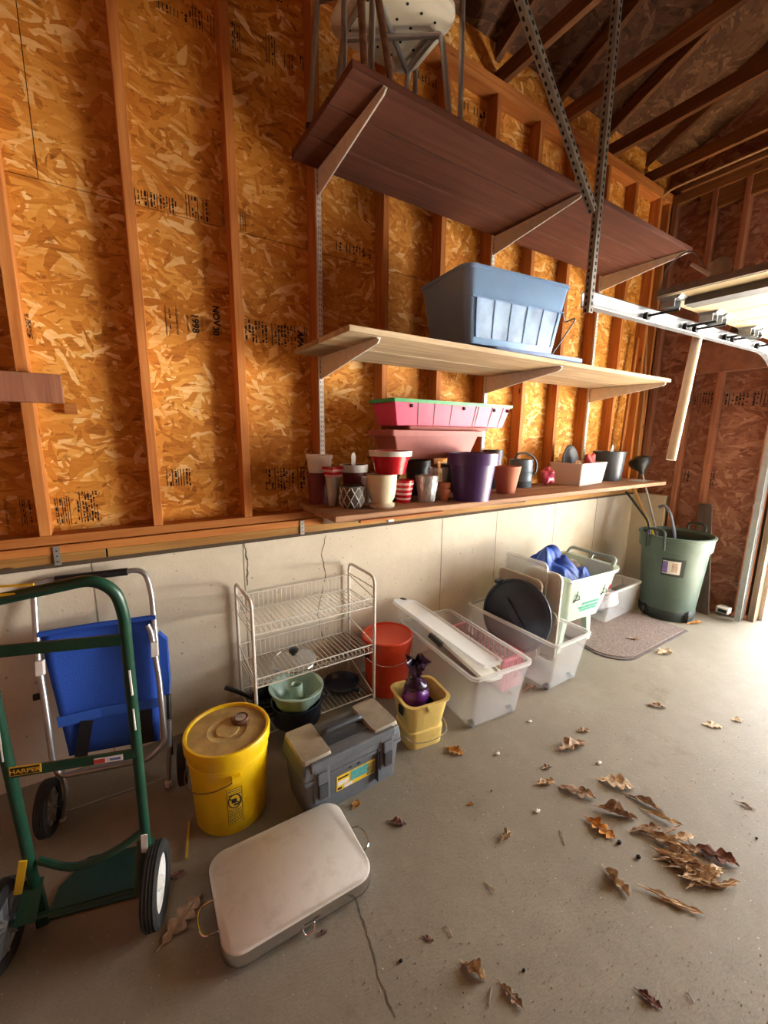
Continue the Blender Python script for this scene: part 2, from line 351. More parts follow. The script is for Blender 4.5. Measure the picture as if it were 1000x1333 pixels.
# panel seams and cracks in the poured wall
for px in (120, 318, 574, 643, 716, 768):
    x = wy(px, 740, CY).x
    part('form_line', MB().bb(x-.002, x+.002, CY-.0012, CY+.01, .0, .966), plain('form_line_shade', '8f8675', .9) if px == 120 else bpy.data.materials['form_line_shade'], wl, False)
def crack(parent, pts, mat='ink', wdt=.003, fixed='y', name='crack'):
    mb = MB(); P = []
    for a, b in zip(pts, pts[1:]):
        n = 5
        for k in range(n):
            t = k/n; q = Vector(a).lerp(Vector(b), t)
            j = random.uniform(-.005, .005)
            q += Vector((j, 0, 0)) if fixed == 'y' else Vector((j, j, 0)); P.append(q)
    P.append(Vector(pts[-1]))
    for a, b in zip(P, P[1:]):
        hw = wdt*random.uniform(.3, .7)
        if fixed == 'y': mb.quad(a+V(-hw, -.0008, 0), a+V(hw, -.0008, 0), b+V(hw, -.0008, 0), b+V(-hw, -.0008, 0))
        else:
            d = (b-a).cross(V(0, 0, 1)).normalized()*hw; mb.quad(a-d+V(0, 0, .0008), a+d+V(0, 0, .0008), b+d+V(0, 0, .0008), b-d+V(0, 0, .0008))
    return part(name, mb, mat, parent, False)
MT['crack'] = plain('crack_shade', '5f5545', .95)
crack(wl, [wy(318, 705, CY), wy(323, 735, CY), wy(322, 762, CY)], 'crack', .007)
crack(wl, [wy(424, 697, CY), wy(419, 722, CY), wy(424, 748, CY), wy(414, 800, CY), wy(421, 835, CY)], 'crack', .004)
crack(flo, [fl(462, 1165), fl(470, 1195), fl(478, 1215), fl(492, 1270), fl(515, 1325)], 'crack', .004, 'z')
# sheathing in two rows of sheets
for z0, z1, off in ((1.04, 2.448, 0), (2.452, 3.64, 1.22)):
    x = X0 - .6 + off*.5
    while x < XB+.1:
        part('osb_panel', MB().bb(max(x+.0015, X0-.1), min(x+2.4385, XB+.1), OY, OY+.012, z0, z1), 'osb_left', wl, False); x += 2.44
part('seam_backing', MB().bb(X0-.1, XB+.15, OY+.013, OY+.03, 1.0, 3.7), plain('seam_backing_dark', '3a2a1c', .9), wl, False)  # dark sheet added behind the panels so no sky leaks through seams
for k in range(-6, 11):
    xr = .159+.4064*k
    part('stud', MB().bb(-.019, .019, 0, OY-WY, 0, PZ-1.096), 'stud', wl, False, bevel=.002, loc=(xr-.019, WY, 1.096))
part('stud', MB().bb(-.019, .019, 0, OY-WY, 0, PZ-1.096), 'stud', wl, False, bevel=.002, loc=(XB-.02, WY, 1.096))
part('bottom_plate', MB().bb(X0, XB+.05, WY-.003, OY, 1.058, 1.096), 'plate', wl, False, bevel=.002)
part('second_plate', MB().bb(X0, XB+.05, WY-.016, OY, 1.020, 1.055), 'plate', wl, False, bevel=.002)
xj = wy(140, 728, WY).x
part('mud_sill', MB().bb(X0, xj-.003, WY-.013, OY+.05, .981, 1.019), 'sill', wl, False, bevel=.002)
part('mud_sill', MB().bb(xj+.003, XB+.05, WY-.013, OY+.05, .981, 1.019), 'sill', wl, False, bevel=.002)
part('sill_gap_block', MB().bb(xj-.01, xj+.01, WY+.01, OY+.05, .981, 1.019), 'crack', wl, False)  # dark block added behind the sill gap to stop a light leak
part('sill_gasket', MB().bb(X0, XB+.05, WY-.002, OY+.05, .960, .981), plain('old_gasket', '4a3c2d', .95), wl, False)
part('top_plate', MB().bb(X0, XB+.09, WY, OY, PZ, PZ+.038), 'plate', wl, False, bevel=.002)
part('top_plate', MB().bb(X0, XB+.09, WY, OY, PZ+.0385, PZ+.076), 'plate', wl, False, bevel=.002)
for px, py in ((75, 722), (392, 688)):
    x = wy(px, py, WY).x
    st = part('anchor_strap', MB().bb(x-.011, x+.011, WY-.021, WY-.0165, .975, 1.052), 'strap_metal', wl, False)
    for q in range(3): part('nail_hole', MB().disc((x, WY-.0215, .99+q*.022), (0, 1, 0), .003, .0015, 8), 'hole', st, False)
p = wy(507, 672, WY); part('anchor_strap', MB().bb(p.x-.02, p.x+.02, WY-.021, WY-.0165, .985, 1.02), 'strap_metal', wl, False)
# printed grade stamps on the sheathing: rules and broken lines of print running up the sheet
def stamp(x0, y0, x1, y1, cols, seed=0, plane='y', rules=.35, parent=None):
    rnd = random.Random(seed); yy = OY-.0012
    g = (lambda a, b: wy(a, b, yy)) if plane == 'y' else (lambda a, b: wx(a, b, XB+.089-.0012))
    a, b = g(x0, y0), g(x1, y1); mb = MB()
    ia = 0 if plane == 'y' else 1
    A0, A1, Z1, Z0 = a[ia], b[ia], a.z, b.z
    if Z0 > Z1: Z0, Z1 = Z1, Z0
    st = (A1-A0)/cols
    def bar(u0, u1, z0, z1):
        if plane == 'y': mb.bb(min(u0, u1), max(u0, u1), yy, yy+.001, z0, z1)
        else: mb.bb(XB+.089-.0012, XB+.089-.0002, min(u0, u1), max(u0, u1), z0, z1)
    for c in range(cols):
        u = A0+st*(c+.15); r = rnd.random()
        if r < rules: bar(u, u+st*.22, Z0, Z1)
        elif r < .93:
            z = Z0+rnd.random()*(Z1-Z0)*.12
            while z < Z1:
                h = rnd.uniform(.004, .022); 
                if rnd.random() < .8: bar(u, u+st*rnd.uniform(.3, .7), z, min(z+h, Z1))
                z += h+rnd.uniform(.002, .008)
    return part('grade_stamp', mb, 'ink', parent or wl, False)
stamp(174, 244, 232, 280, 14, 1); stamp(233, 250, 272, 290, 10, 2); stamp(288, 268, 296, 296, 3, 3, rules=1); stamp(312, 275, 322, 303, 3, 21, rules=.7)
stamp(205, 0, 245, 30, 8, 4); stamp(245, 5, 282, 50, 9, 5, rules=.5); stamp(301, 28, 315, 72, 4, 6, rules=.6); stamp(345, 43, 361, 88, 4, 7, rules=.6); stamp(369, 66, 383, 94, 4, 8); stamp(390, 72, 400, 96, 3, 9)
stamp(360, 0, 378, 8, 4, 10); stamp(70, 648, 96, 682, 7, 11, rules=.3); stamp(98, 640, 131, 678, 8, 12, rules=.15); stamp(4, 650, 14, 690, 2, 13, rules=1); stamp(24, 650, 44, 684, 5, 14)
stamp(212, 611, 250, 632, 10, 15, rules=.4); stamp(345, 610, 398, 636, 14, 16, rules=.2); stamp(318, 415, 378, 452, 14, 17, rules=.15)
stamp(437, 312, 484, 338, 11, 18, rules=.3); stamp(32, 408, 44, 442, 4, 19); stamp(535, 85, 575, 120, 9, 20); stamp(600, 128, 632, 158, 8, 22)
stamp(214, 398, 219, 436, 2, 30, rules=1); stamp(228, 398, 234, 436, 2, 31, rules=1); stamp(219, 402, 228, 434, 2, 32, rules=0); stamp(243, 410, 247, 431, 2, 33, rules=1); stamp(261, 411, 266, 432, 2, 34, rules=1)
stamp(272, 403, 275, 436, 2, 35, rules=1); stamp(286, 404, 293, 436, 3, 36, rules=.7); stamp(378, 424, 386, 456, 3, 37, rules=.4); stamp(396, 426, 402, 458, 2, 38, rules=.7)
def wall_text(body, px, py, size, **k):
    text(body, size, 'ink', wl, frame(wy(px, py, OY-.0016), (0, 0, -1), (1, 0, 0)), **k)
wall_text('1998', 254, 421, .042, bold=.0012); wall_text('NOV', 281, 411, .04, bold=.0014); wall_text('30', 281, 431, .04, bold=.0014); wall_text('APA', 391, 441, .045, bold=.002, shear=.25)
# short board nailed across the studs
single('brace_board', MB().bb(-1.1, wy(80, 500, 2.08).x, WY-.038, WY+.002, 1.622, 1.730), 'stud_b', 'short brown board nailed across the studs above the folded blue chair', 'board', smooth=False, bevel=.003)
single('wood_block', MB().bb(-.157, -.115, OY-.03, OY+.002, 1.585, 1.625), 'plate', 'small wood block on the sheathing at the end of the nailed board', 'block', smooth=False)
# ---------------- door wall
BX = XB+.089
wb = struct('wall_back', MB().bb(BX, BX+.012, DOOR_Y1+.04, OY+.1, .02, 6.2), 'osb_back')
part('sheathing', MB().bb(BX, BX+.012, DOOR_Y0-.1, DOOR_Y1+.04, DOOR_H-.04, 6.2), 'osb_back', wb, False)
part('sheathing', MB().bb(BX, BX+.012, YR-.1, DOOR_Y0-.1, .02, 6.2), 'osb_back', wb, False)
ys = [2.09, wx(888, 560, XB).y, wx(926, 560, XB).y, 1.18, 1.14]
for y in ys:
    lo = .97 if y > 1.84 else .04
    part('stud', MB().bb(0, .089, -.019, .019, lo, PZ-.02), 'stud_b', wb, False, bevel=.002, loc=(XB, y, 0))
for k in range(7): part('stud', MB().bb(0, .089, -.019, .019, .04, PZ-.02), 'stud_b', wb, False, loc=(XB, DOOR_Y0-.2-.4*k, 0))
part('bottom_plate', MB().bb(XB, BX, DOOR_Y1+.045, 1.835, 0, .04), 'stud_b', wb, False)
part('header', MB().bb(XB-.002, XB+.087, DOOR_Y0-.15, 1.80, 2.07, 2.33), plain('header_wood', '8a5a44', .8, var=.2, scale=12), wb, False, bevel=.003)
part('top_plate', MB().bb(XB, BX, YR, OY, PZ-.02, PZ+.06), 'truss', wb, False, bevel=.002)
part('blocking', MB().bb(XB+.01, XB+.06, 1.2, 1.9, PZ-.16, PZ-.02), 'truss', wb, False)
stamp(905, 512, 935, 527, 9, 40, 'x', parent=wb); stamp(945, 512, 998, 527, 12, 41, 'x', parent=wb); stamp(884, 612, 897, 628, 4, 42, 'x', parent=wb); stamp(921, 612, 930, 632, 3, 43, 'x', parent=wb)
d1 = struct('trim_1', MB().bb(XB+.0, BX+.05, DOOR_Y1, DOOR_Y1+.04, 0, 2.11), 'jamb'); d1['label'] = 'weathered wood door jamb beside the open garage door'
struct('trim_2', MB().bb(XB+.0, BX+.05, DOOR_Y0-.04, DOOR_Y0, 0, 2.11), 'jamb')
struct('trim_3', MB().bb(XB+.1, BX+.05, DOOR_Y0, DOOR_Y1, 2.07, 2.11), 'jamb')
part('door_stop', MB().bb(BX+.01, BX+.045, DOOR_Y1-.03, DOOR_Y1-.001, 0, 2.06), plain('stop_trim', '9a8d80', .6), d1, False)
# ---------------- the walls behind the camera
struct('wall_right', MB().bb(X0, BX, YR-.1, YR, 0, PZ+.1), 'osb_back'); struct('wall_front', MB().bb(X0-.1, X0, YR, OY, 0, 6.2), 'osb_back')
# ---------------- roof: sheathing on trusses
RY, SL = (OY+YR)/2, .42
def roof_z(y): return PZ+.076+.089+.06+(min(OY-y, y-YR))*SL
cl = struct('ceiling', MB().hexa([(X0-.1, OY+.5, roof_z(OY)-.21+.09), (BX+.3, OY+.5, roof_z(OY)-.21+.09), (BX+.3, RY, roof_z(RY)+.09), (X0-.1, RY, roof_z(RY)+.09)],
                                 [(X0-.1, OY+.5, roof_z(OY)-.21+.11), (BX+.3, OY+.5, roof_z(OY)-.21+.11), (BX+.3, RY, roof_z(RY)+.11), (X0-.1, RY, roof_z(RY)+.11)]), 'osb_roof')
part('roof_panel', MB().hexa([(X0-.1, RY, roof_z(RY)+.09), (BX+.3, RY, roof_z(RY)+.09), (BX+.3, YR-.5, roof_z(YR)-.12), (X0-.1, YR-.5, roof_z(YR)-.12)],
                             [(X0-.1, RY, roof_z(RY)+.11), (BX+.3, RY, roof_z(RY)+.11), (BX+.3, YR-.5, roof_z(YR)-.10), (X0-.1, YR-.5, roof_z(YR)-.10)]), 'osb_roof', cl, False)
part('eave_block', MB().bb(X0, BX, OY-.01, OY+.03, PZ+.07, roof_z(OY)+.1), 'osb_left', cl, False)
bz = PZ+.076
tx = 3.43-.61*9
while tx < 4.5:
    x = min(tx, XB-.01)
    part('truss_chord', MB().bb(x-.019, x+.019, YR, OY, bz, bz+.089), 'truss', cl, False, bevel=.002)
    part('truss_chord', MB().hexa([(x-.019, OY+.3, roof_z(OY)-.126), (x+.019, OY+.3, roof_z(OY)-.126), (x+.019, RY, roof_z(RY)), (x-.019, RY, roof_z(RY))], [(x-.019, OY+.3, roof_z(OY)-.04), (x+.019, OY+.3, roof_z(OY)-.04), (x+.019, RY, roof_z(RY)+.088), (x-.019, RY, roof_z(RY)+.088)]), 'truss', cl, False)
    part('truss_chord', MB().beam((x, YR, roof_z(YR)), (x, RY, roof_z(RY)+.04), .038, .088), 'truss', cl, False)
    for ya, yb in ((1.25, .75), (.1, .72), (.05, RY+.05), (-2.0, RY-.05), (-2.1, -2.8)):
        part('truss_web', MB().beam((x+.001, ya, bz+.06), (x+.001, yb, roof_z(yb)+.02), .036, .089), 'truss_w', cl, False)
    tx += .61
# ================================================================== SHELVING
def shelf(name, label, x0, x1, y0, y1, z0, z1, n, mat, tips=None):
    t = thing(name, label, 'shelf', (x0, y0, z0)); L = x1-x0; d = (y1-y0)/n
    for i in range(n):
        e = random.uniform(-.012, .012) if n > 1 else 0
        part('plank', MB().bb(0 if i else -.0, L+e, i*d+.004, (i+1)*d-.004, 0, z1-z0), mat, t, False, bevel=.003)
    return t
sh_top = shelf('wall_shelf', 'high red-brown plank shelf carrying the bath seat', .815, 3.475, 1.50, 2.098, 2.768, 2.80, 3, 'shelf_dark')
sh_mid = shelf('wall_shelf', 'weathered pale plank shelf carrying the blue storage tote', .80, 3.41, 1.50, 2.098, 1.908, 1.932, 2, 'shelf_pale')
sh_low = shelf('wall_shelf', 'worn wooden shelf crowded with flower pots above the concrete wall', .80, 3.87, 1.635, 2.098, 1.128, 1.155, 2, 'shelf_low')
part('batten', MB().bb(.12, .62, -.012, .012, -.012, -.001), 'plate', sh_low, False)
slot = None
def standard(k, label, zb, zt):
    xc = .159+.4064*k-.019
    t = thing('shelf_standard', label, 'shelf rail', (xc, WY, zb), 0, 'slotted shelf standards')
    mb = MB(); L = zt-zb
    mb.bb(-.0125, .0125, -.016, -.013, 0, L); mb.bb(-.0125, -.0105, -.013, 0, 0, L); mb.bb(.0105, .0125, -.013, 0, 0, L)
    part('channel', mb, 'white_metal', t, False)
    sm = MB(); z = .02
    while z < L-.02:
        for sx in (-.0065, .0045): sm.bb(sx, sx+.0025, -.0166, -.0158, z, z+.012)
        z += .0254
    part('slot_row', sm, 'hole', t, False, kind='stuff')
    z = .12
    while z < L: part('screw', MB().disc((0, -.0165, z), (0, 1, 0), .004, .003, 8), 'galv', t, False); z += .55
    return xc
xs = [standard(2, 'white slotted shelf standard behind the cream pots', 1.097, 2.90), standard(5, 'white slotted shelf standard behind the blue tote and purple pot', 1.10, 2.90), standard(8, 'white slotted shelf standard nearest the garage door track', 1.10, 2.90)]
def bracket(x, z, L, label):
    y0 = WY-.0165
    poly = [(x-.004, y0, z), (x-.004, y0-L, z), (x-.004, y0-L-.004, z-.012), (x-.004, y0-L+.01, z-.022), (x-.004, y0-.02, z-.105), (x-.004, y0, z-.11)]
    t = thing('shelf_bracket', label, 'bracket', (x, y0, z-.11), 0, 'white shelf brackets')
    part('arm', MB().prism(poly, (.008, 0, 0)), 'white_metal', t, False, world=True, bevel=.0015)
    part('flange', MB().bb(x-.009, x+.009, y0-L, y0-.005, z-.004, z), 'white_metal', t, False, world=True)
    return t
pos3 = ['by the cream pots', 'by the tote', 'by the door track']
for x, q in zip(xs, pos3): bracket(x, 2.767, .60, 'long white bracket under the high red-brown shelf ' + q)
for x, q in zip(xs, pos3): bracket(x, 1.907, .57, 'white bracket under the weathered middle shelf ' + q)
for x, q in zip(xs, pos3): bracket(x, 1.127, .40, 'white bracket under the flower pot shelf ' + q)
# ================================================================== GARAGE DOOR AND TRACK
RYY = 1.135
tr = thing('door_track', 'galvanised garage door track with its curve down beside the jamb', 'track', (4.27, RYY, 0))
pts = [V(1.72, RYY, 2.085), V(3.72, RYY, 2.125)] + [V(3.72+.55*math.sin(a), RYY, 2.125-.42+.42*math.cos(a)) for a in [PI/2*k/8 for k in range(1, 9)]] + [V(4.27, RYY, .02)]
mb = MB(); rings = []
for i, p_ in enumerate(pts):
    d = (pts[min(i+1, len(pts)-1)]-pts[max(i-1, 0)]).normalized(); u = d.cross(V(0, 1, 0)).normalized()   # u: inner (up / room side)
    if u.z < 0 and abs(d.z) < .9: u = -u
    rings.append([p_+u*a+V(0, b, 0) for a, b in ((-.027, -.028), (-.03, -.024), (-.03, .014), (.03, .014), (.03, -.022), (.024, -.028), (.024, -.022), (.026, .010), (-.026, .010), (-.024, -.024))])
part('channel', mb.loft(rings), 'galv', tr, False, world=True)
for z in (.30, .95, 1.6):
    part('jamb_bracket', MB().bb(4.25, 4.3795, RYY+.012, RYY+.016, z, z+.035).bb(4.37, 4.3795, RYY+.012, RYY+.055, z, z+.035), 'galv', tr, False, world=True)
# perforated angles that hang the track from the trusses
def angle_iron(name, label, a, b, wd=.027):
    a, b = Vector(a), Vector(b); t = thing(name, label, 'angle iron', b); d = (b-a).normalized(); sd = d.cross(V(0, 1, 0)).normalized(); nn = sd.cross(d)
    q = [(0, 0), (1, 0), (1, .09), (.09, .09), (.09, 1), (0, 1)]
    rg = lambda p: [p+sd*(x-.5)*wd+nn*(y-.5)*wd for x, y in q]
    part('flange', MB().loft([rg(a), rg(b)]), 'galv_dark', t, False, world=True)
    hm = MB(); L = (b-a).length; s_ = .03
    while s_ < L:
        c = a+d*s_
        for f in (-.52, .0):
            pass
        c1 = c+nn*(-.5*wd-.0006)+sd*.1*wd; hm.beam(c1-d*.006, c1+d*.006, .007, .0012, nn)
        c2 = c+sd*(-.5*wd-.0006)+nn*.1*wd; hm.beam(c2-d*.006, c2+d*.006, .007, .0012, sd); s_ += .025
    part('slot_row', hm, 'hole', t, False, world=True, kind='stuff')
angle_iron('perforated_angle', 'upright perforated steel angle holding the end of the garage door track', (1.70, 1.10, 3.66), (1.70, 1.10, 2.02))
angle_iron('perforated_angle', 'slanting perforated steel brace bolted to the upright angle', (wy(640, -110, 1.07)), wy(772, 275, 1.07), .024)
# raised door
gd = thing('garage_door', 'raised cream sectional garage door lying overhead on its track', 'garage door', (2.18, 1.06, 2.14))
DZ = 2.15; secs = [(2.17, 2.69), (2.695, 3.21), (3.215, 3.73)]
for i, (a, b) in enumerate(secs):
    part('door_section', MB().bb(a, b, DOOR_Y0-.02, 1.065, DZ, DZ+.026), 'door', gd, False, world=True, bevel=.002)
    part('panel_seam', MB().bb((a+b)/2-.002, (a+b)/2+.002, DOOR_Y0, 1.06, DZ-.0012, DZ+.004), 'door_dark', gd, False, world=True)
    for xx in (a+.06, b-.05):
        h = part('roller_hinge', MB().hexa([(xx-.035, .985, DZ-.012), (xx+.035, .985, DZ-.012), (xx+.03, 1.06, DZ-.012), (xx-.03, 1.06, DZ-.012)], [(xx-.04, .97, DZ), (xx+.04, .97, DZ), (xx+.04, 1.065, DZ), (xx-.04, 1.065, DZ)]).bb(xx-.03, xx-.025, 1.0, 1.06, DZ-.045, DZ-.01).bb(xx+.025, xx+.03, 1.0, 1.06, DZ-.045, DZ-.01), 'galv', gd, False, world=True)
        zr_ = 2.085+.02*(xx-1.72); part('roller', MB().tube([(xx, .99, zr_), (xx, 1.13, zr_)], .006, 8).disc((xx, 1.129, zr_), (0, 1, 0), .0205, .018, 14), 'black', h, world=True)
part('stiffening_strut', MB().bb(2.27, 2.36, DOOR_Y0, .99, DZ-.03, DZ), 'door_dark', gd, False, world=True)
part('top_edge_strip', MB().bb(2.155, 2.17, DOOR_Y0, 1.06, DZ+.002, DZ+.03), plain('door_edge_brown', '7d6d5b', .7), gd, False, world=True)  # brown strip along the door's own top edge
part('bottom_strip', MB().bb(3.735, 3.80, DOOR_Y0, 1.05, DZ-.004, DZ+.04), 'black', gd, False, world=True)
# ceiling lamp holder above the door, wires, and the pipe hanging from the track
lp = wx(938, 348, 2.6); lh = thing('lamp_holder', 'round porcelain lamp holder lying on the raised door', 'lamp holder', (lp.x, lp.y, lp.z-.05))
part('body', MB().lathe([(.042, -.13), (.045, -.1), (.047, -.06), (.044, -.055), (.046, -.02), (.038, 0), (.02, .012)], (lp.x, lp.y, lp.z+.03), 18), 'porcelain', lh, world=True)
part('pull_stub', MB().tube([(lp.x-.05, lp.y+.02, lp.z-.04), (lp.x-.07, lp.y+.10, lp.z+.03)], .009, 8), 'white', lh, world=True)
part('wire', MB().tube(fillet([(lp.x-.02, lp.y+.05, lp.z), (lp.x-.05, lp.y+.12, lp.z+.12), (lp.x-.1, lp.y+.2, lp.z+.05), (lp.x-.2, lp.y+.18, DZ+.05)], .1), .004, 6), 'galv_dark', lh, world=True)
p1, p2 = wy(913, 438, 1.16), wy(877, 599, 1.16)
single('white_pipe', MB().tube([p1+V(0, .015, .05), p2+V(0, .015, 0)], .026, 14), 'pvc', 'white plastic pipe hanging down from the garage door track', 'pipe', tuple(p2), world=True)
a, b, c_ = wx(860, 252, XB-.16), wx(1010, 187, XB-.05), wx(848, 300, XB-.13)
part('cable', MB().tube(fillet([b, a+V(0, 0, 0), c_, wx(838, 520, XB-.13), wx(829, 600, XB-.13)], .12), .011, 7), 'cable', wb, label='tan electric cable running along the end truss and down the corner')
part('cable_batten', MB().beam(wx(888, 248, XB-.02), wx(1010, 196, XB-.01), .03, .03), 'truss', wb, False)
st1, st2 = wy(804, 592, 2.13), wy(827, 470, 2.13)
single('leaning_stick', MB().beam(st1+V(0, -.02, -.2), st2+V(0, .0, .2), .035, .02, (0, 1, 0)), 'stud', 'thin wood strip leaning in the corner behind the grey bucket', 'stick', tuple(st1), smooth=False, world=True)
# things on the door wall
pa, pb, pc, pd = wx(911, 655, XB-.03), wx(930, 652, XB-.03), wx(946, 800, XB-.03), wx(914, 800, XB-.08)
gp = MB().loft([[(XB-.16, pa.y-.07, .002), (XB-.16, pb.y-.13, .002), (XB-.14, pb.y-.13, .002), (XB-.14, pa.y-.07, .002)], [(XB-.10, pa.y-.03, .5), (XB-.10, pb.y-.06, .5), (XB-.08, pb.y-.06, .5), (XB-.08, pa.y-.03, .5)], [(XB-.035, pa.y, pa.z), (XB-.035, pb.y+.01, pa.z), (XB-.012, pb.y+.01, pa.z), (XB-.012, pa.y, pa.z)]])
single('leaning_plank', gp, 'grey_wood', 'dark grey plank leaning on the door wall behind the trash can', 'plank', (XB-.15, 1.45, 0), smooth=False, bevel=.003, world=True)
e = wx(944, 795, XB-.06); sn = thing('door_sensor', 'small white door safety sensor low on the door wall', 'sensor', (XB, e.y, e.z-.03))
part('body', MB().bb(XB-.09, XB+.001, e.y-.03, e.y+.06, e.z-.025, e.z+.03), 'white', sn, False, world=True, bevel=.008)
part('lens', MB().bb(XB-.095, XB-.088, e.y-.02, e.y+.04, e.z-.012, e.z+.015), 'black', sn, False, world=True)
# ================================================================== ON THE TOP SHELF
ZT = 2.80
bs = thing('bath_seat', 'off-white perforated bath seat on bent metal tube legs', 'stool', (1.14, 1.75, ZT))
part('seat', MB().loft([rr(.40, .36, .07, .40), rr(.44, .40, .09, .412), rr(.44, .40, .09, .43), rr(.41, .37, .08, .437)]), 'seat', bs)
hm = MB()
for i in range(5):
    for j in range(4): hm.disc((-.14+.07*i, -.11+.075*j, .3995), (0, 0, 1), .006, .002, 8)
part('drain_hole', hm, 'hole', bs, False, kind='stuff')
part('hand_slot', MB().bb(.17, .19, -.08, .08, .3985, .401), 'hole', bs, False)
for sx in (-1, 1):
    part('leg', MB().tube(fillet([(sx*.20, -.16, .012), (sx*.165, -.12, .385), (sx*.165, .12, .385), (sx*.20, .16, .012)], .06), .0125, 10), 'alu', bs)
    for sy in (-1, 1): part('foot_tip', MB().disc((sx*.2005, sy*.162, .012), (0, 0, 1), .017, .024, 12), 'rubber', bs)
part('cross_brace', MB().tube([(-.165, -.12, .375), (.165, .12, .372)], .011, 8), 'alu', bs); part('cross_brace', MB().tube([(-.165, .12, .36), (.165, -.12, .36)], .011, 8), 'alu', bs)
wk = thing('walking_frame', 'thin aluminium walking frame standing over the bath seat', 'walker', (1.1, 1.7, ZT))
fa, fd = V(.835, 1.93, ZT), V(1.405, 1.60, ZT)
ta, td = wy(417, -60, 1.9), wy(604, -60, 1.6)
part('side_tube', MB().tube(fillet([fa+V(0, 0, .0), ta, ta+V(-.02, -.25, .15), fa+V(.03, -.27, 0)], .08), .0115, 9), 'alu', wk, world=True)
part('side_tube', MB().tube(fillet([fd, td, td+V(.02, .35, .12), fd+V(.03, .38, 0)], .08), .0115, 9), 'alu', wk, world=True)
part('cross_bar', MB().tube([ta.lerp(fa, .25), td.lerp(fd, .1)+V(.01, .3, .2)], .0115, 9), 'alu', wk, world=True)
for q in (fa, fd): part('foot_tip', MB().disc(q+V(0, 0, .015), (0, 0, 1), .015, .03, 10), 'rubber', wk, world=True)
fs = thing('folded_stand', 'rusty brown folded tube stand at the front end of the high shelf', 'stand', (.93, 1.56, ZT))
for b_, t_ in (((.872, 1.515), (466, -70)), ((.985, 1.515), (482, -70))):
    q = wy(*t_, 1.515); part('leg', MB().tube([(b_[0], b_[1], ZT), tuple(q)], .0135, 9), 'rust', fs, world=True)
q1, q2 = wy(466, -70, 1.515), wy(482, -70, 1.515); part('cross_bar', MB().tube([q1, q2], .0135, 9), 'rust', fs, world=True)
# ================================================================== ON THE MIDDLE SHELF
ZM = 1.933
tl = single('tote_lid', MB().loft([rr(.70, .46, .05, 0), rr(.72, .48, .05, .004), rr(.72, .48, .05, .022), rr(.66, .42, .05, .022), rr(.65, .41, .05, .014)]), 'tote_lid', 'blue tote lid lying on the middle shelf under the tote', 'lid', (1.99, 1.755, ZM), math.radians(-4))
def tub(t, w0, d0, w1, d1, h, r, mat, rim=None, th=.004, lip=.014, name='body', rimmat=None):
    rings = [rr(w0, d0, r*.7, 0), rr(w1, d1, r, h), rr(w1-2*th, d1-2*th, r, h), rr(w0-2*th, d0-2*th, r*.7, th)]
    b = part(name, MB().loft(rings), mat, t)
    part('rim', MB().loft([rr(w1-.002, d1-.002, r, h-lip), rr(w1+lip, d1+lip, r+.005, h-lip), rr(w1+lip*1.2, d1+lip*1.2, r+.005, h), rr(w1-2*th, d1-2*th, r, h+.002)], False, False), rimmat or mat, t)
    return b
tt = thing('storage_tote', 'large translucent blue plastic storage tote on the middle shelf', 'tote', (1.785, 1.705, ZM+.023), math.radians(-6))
tub(tt, .58, .34, .685, .42, .335, .05, 'tote')
ty_ = lambda z: -.17-.04*z/.335
part('front_panel', MB().hexa([(-.255, ty_(.03)-.003, .03), (.255, ty_(.03)-.003, .03), (.255, ty_(.03), .03), (-.255, ty_(.03), .03)], [(-.275, ty_(.2)-.003, .2), (.275, ty_(.2)-.003, .2), (.275, ty_(.2), .2), (-.275, ty_(.2), .2)]), 'tote_pale', tt, False)
for i in range(6):
    x = -.25+.1*i; part('rib', MB().hexa([(x-.003, ty_(.03)-.007, .03), (x+.003, ty_(.03)-.007, .03), (x+.003, ty_(.03), .03), (x-.003, ty_(.03), .03)], [(x*1.08-.003, ty_(.2)-.007, .2), (x*1.08+.003, ty_(.2)-.007, .2), (x*1.08+.003, ty_(.2), .2), (x*1.08-.003, ty_(.2), .2)]), 'tote', tt, False)
part('step_ledge', MB().bb(-.30, .30, -.204, -.19, .20, .207), 'tote', tt, False)
bt = single('black_tray', MB().loft([rr(.16, .12, .02, 0), rr(.18, .14, .02, .03), rr(.17, .13, .02, .03), rr(.15, .11, .02, .006)]), 'black', 'black tray sticking up out of the blue tote', 'tray', (1.80, 1.70, 2.275)); bt.rotation_euler = (.1, -.35, .2)
tf = MB().loft([rr(.5, .26, .04, 0), rr(.55, .32, .05, .10), rr(.52, .30, .05, .2), rr(.4, .22, .05, .27)]); 
single('folded_blankets', tf, plain('dark_contents', '5d6f88', .9, var=.3, scale=9), 'bundled grey-blue contents inside the translucent tote', 'bundle', (1.785, 1.705, ZM+.029), math.radians(-6))
single('black_cable', MB().tube(fillet([(2.16, 1.62, 2.18), (2.22, 1.58, 2.20), (2.25, 1.60, 2.16), (2.30, 1.55, 2.19), (2.3, 1.62, 2.1), (2.2, 1.65, 1.962)], .03), .004, 6), 'black', 'thin black cord hanging off the end of the blue tote', 'cord', (2.2, 1.65, 1.936), world=True)
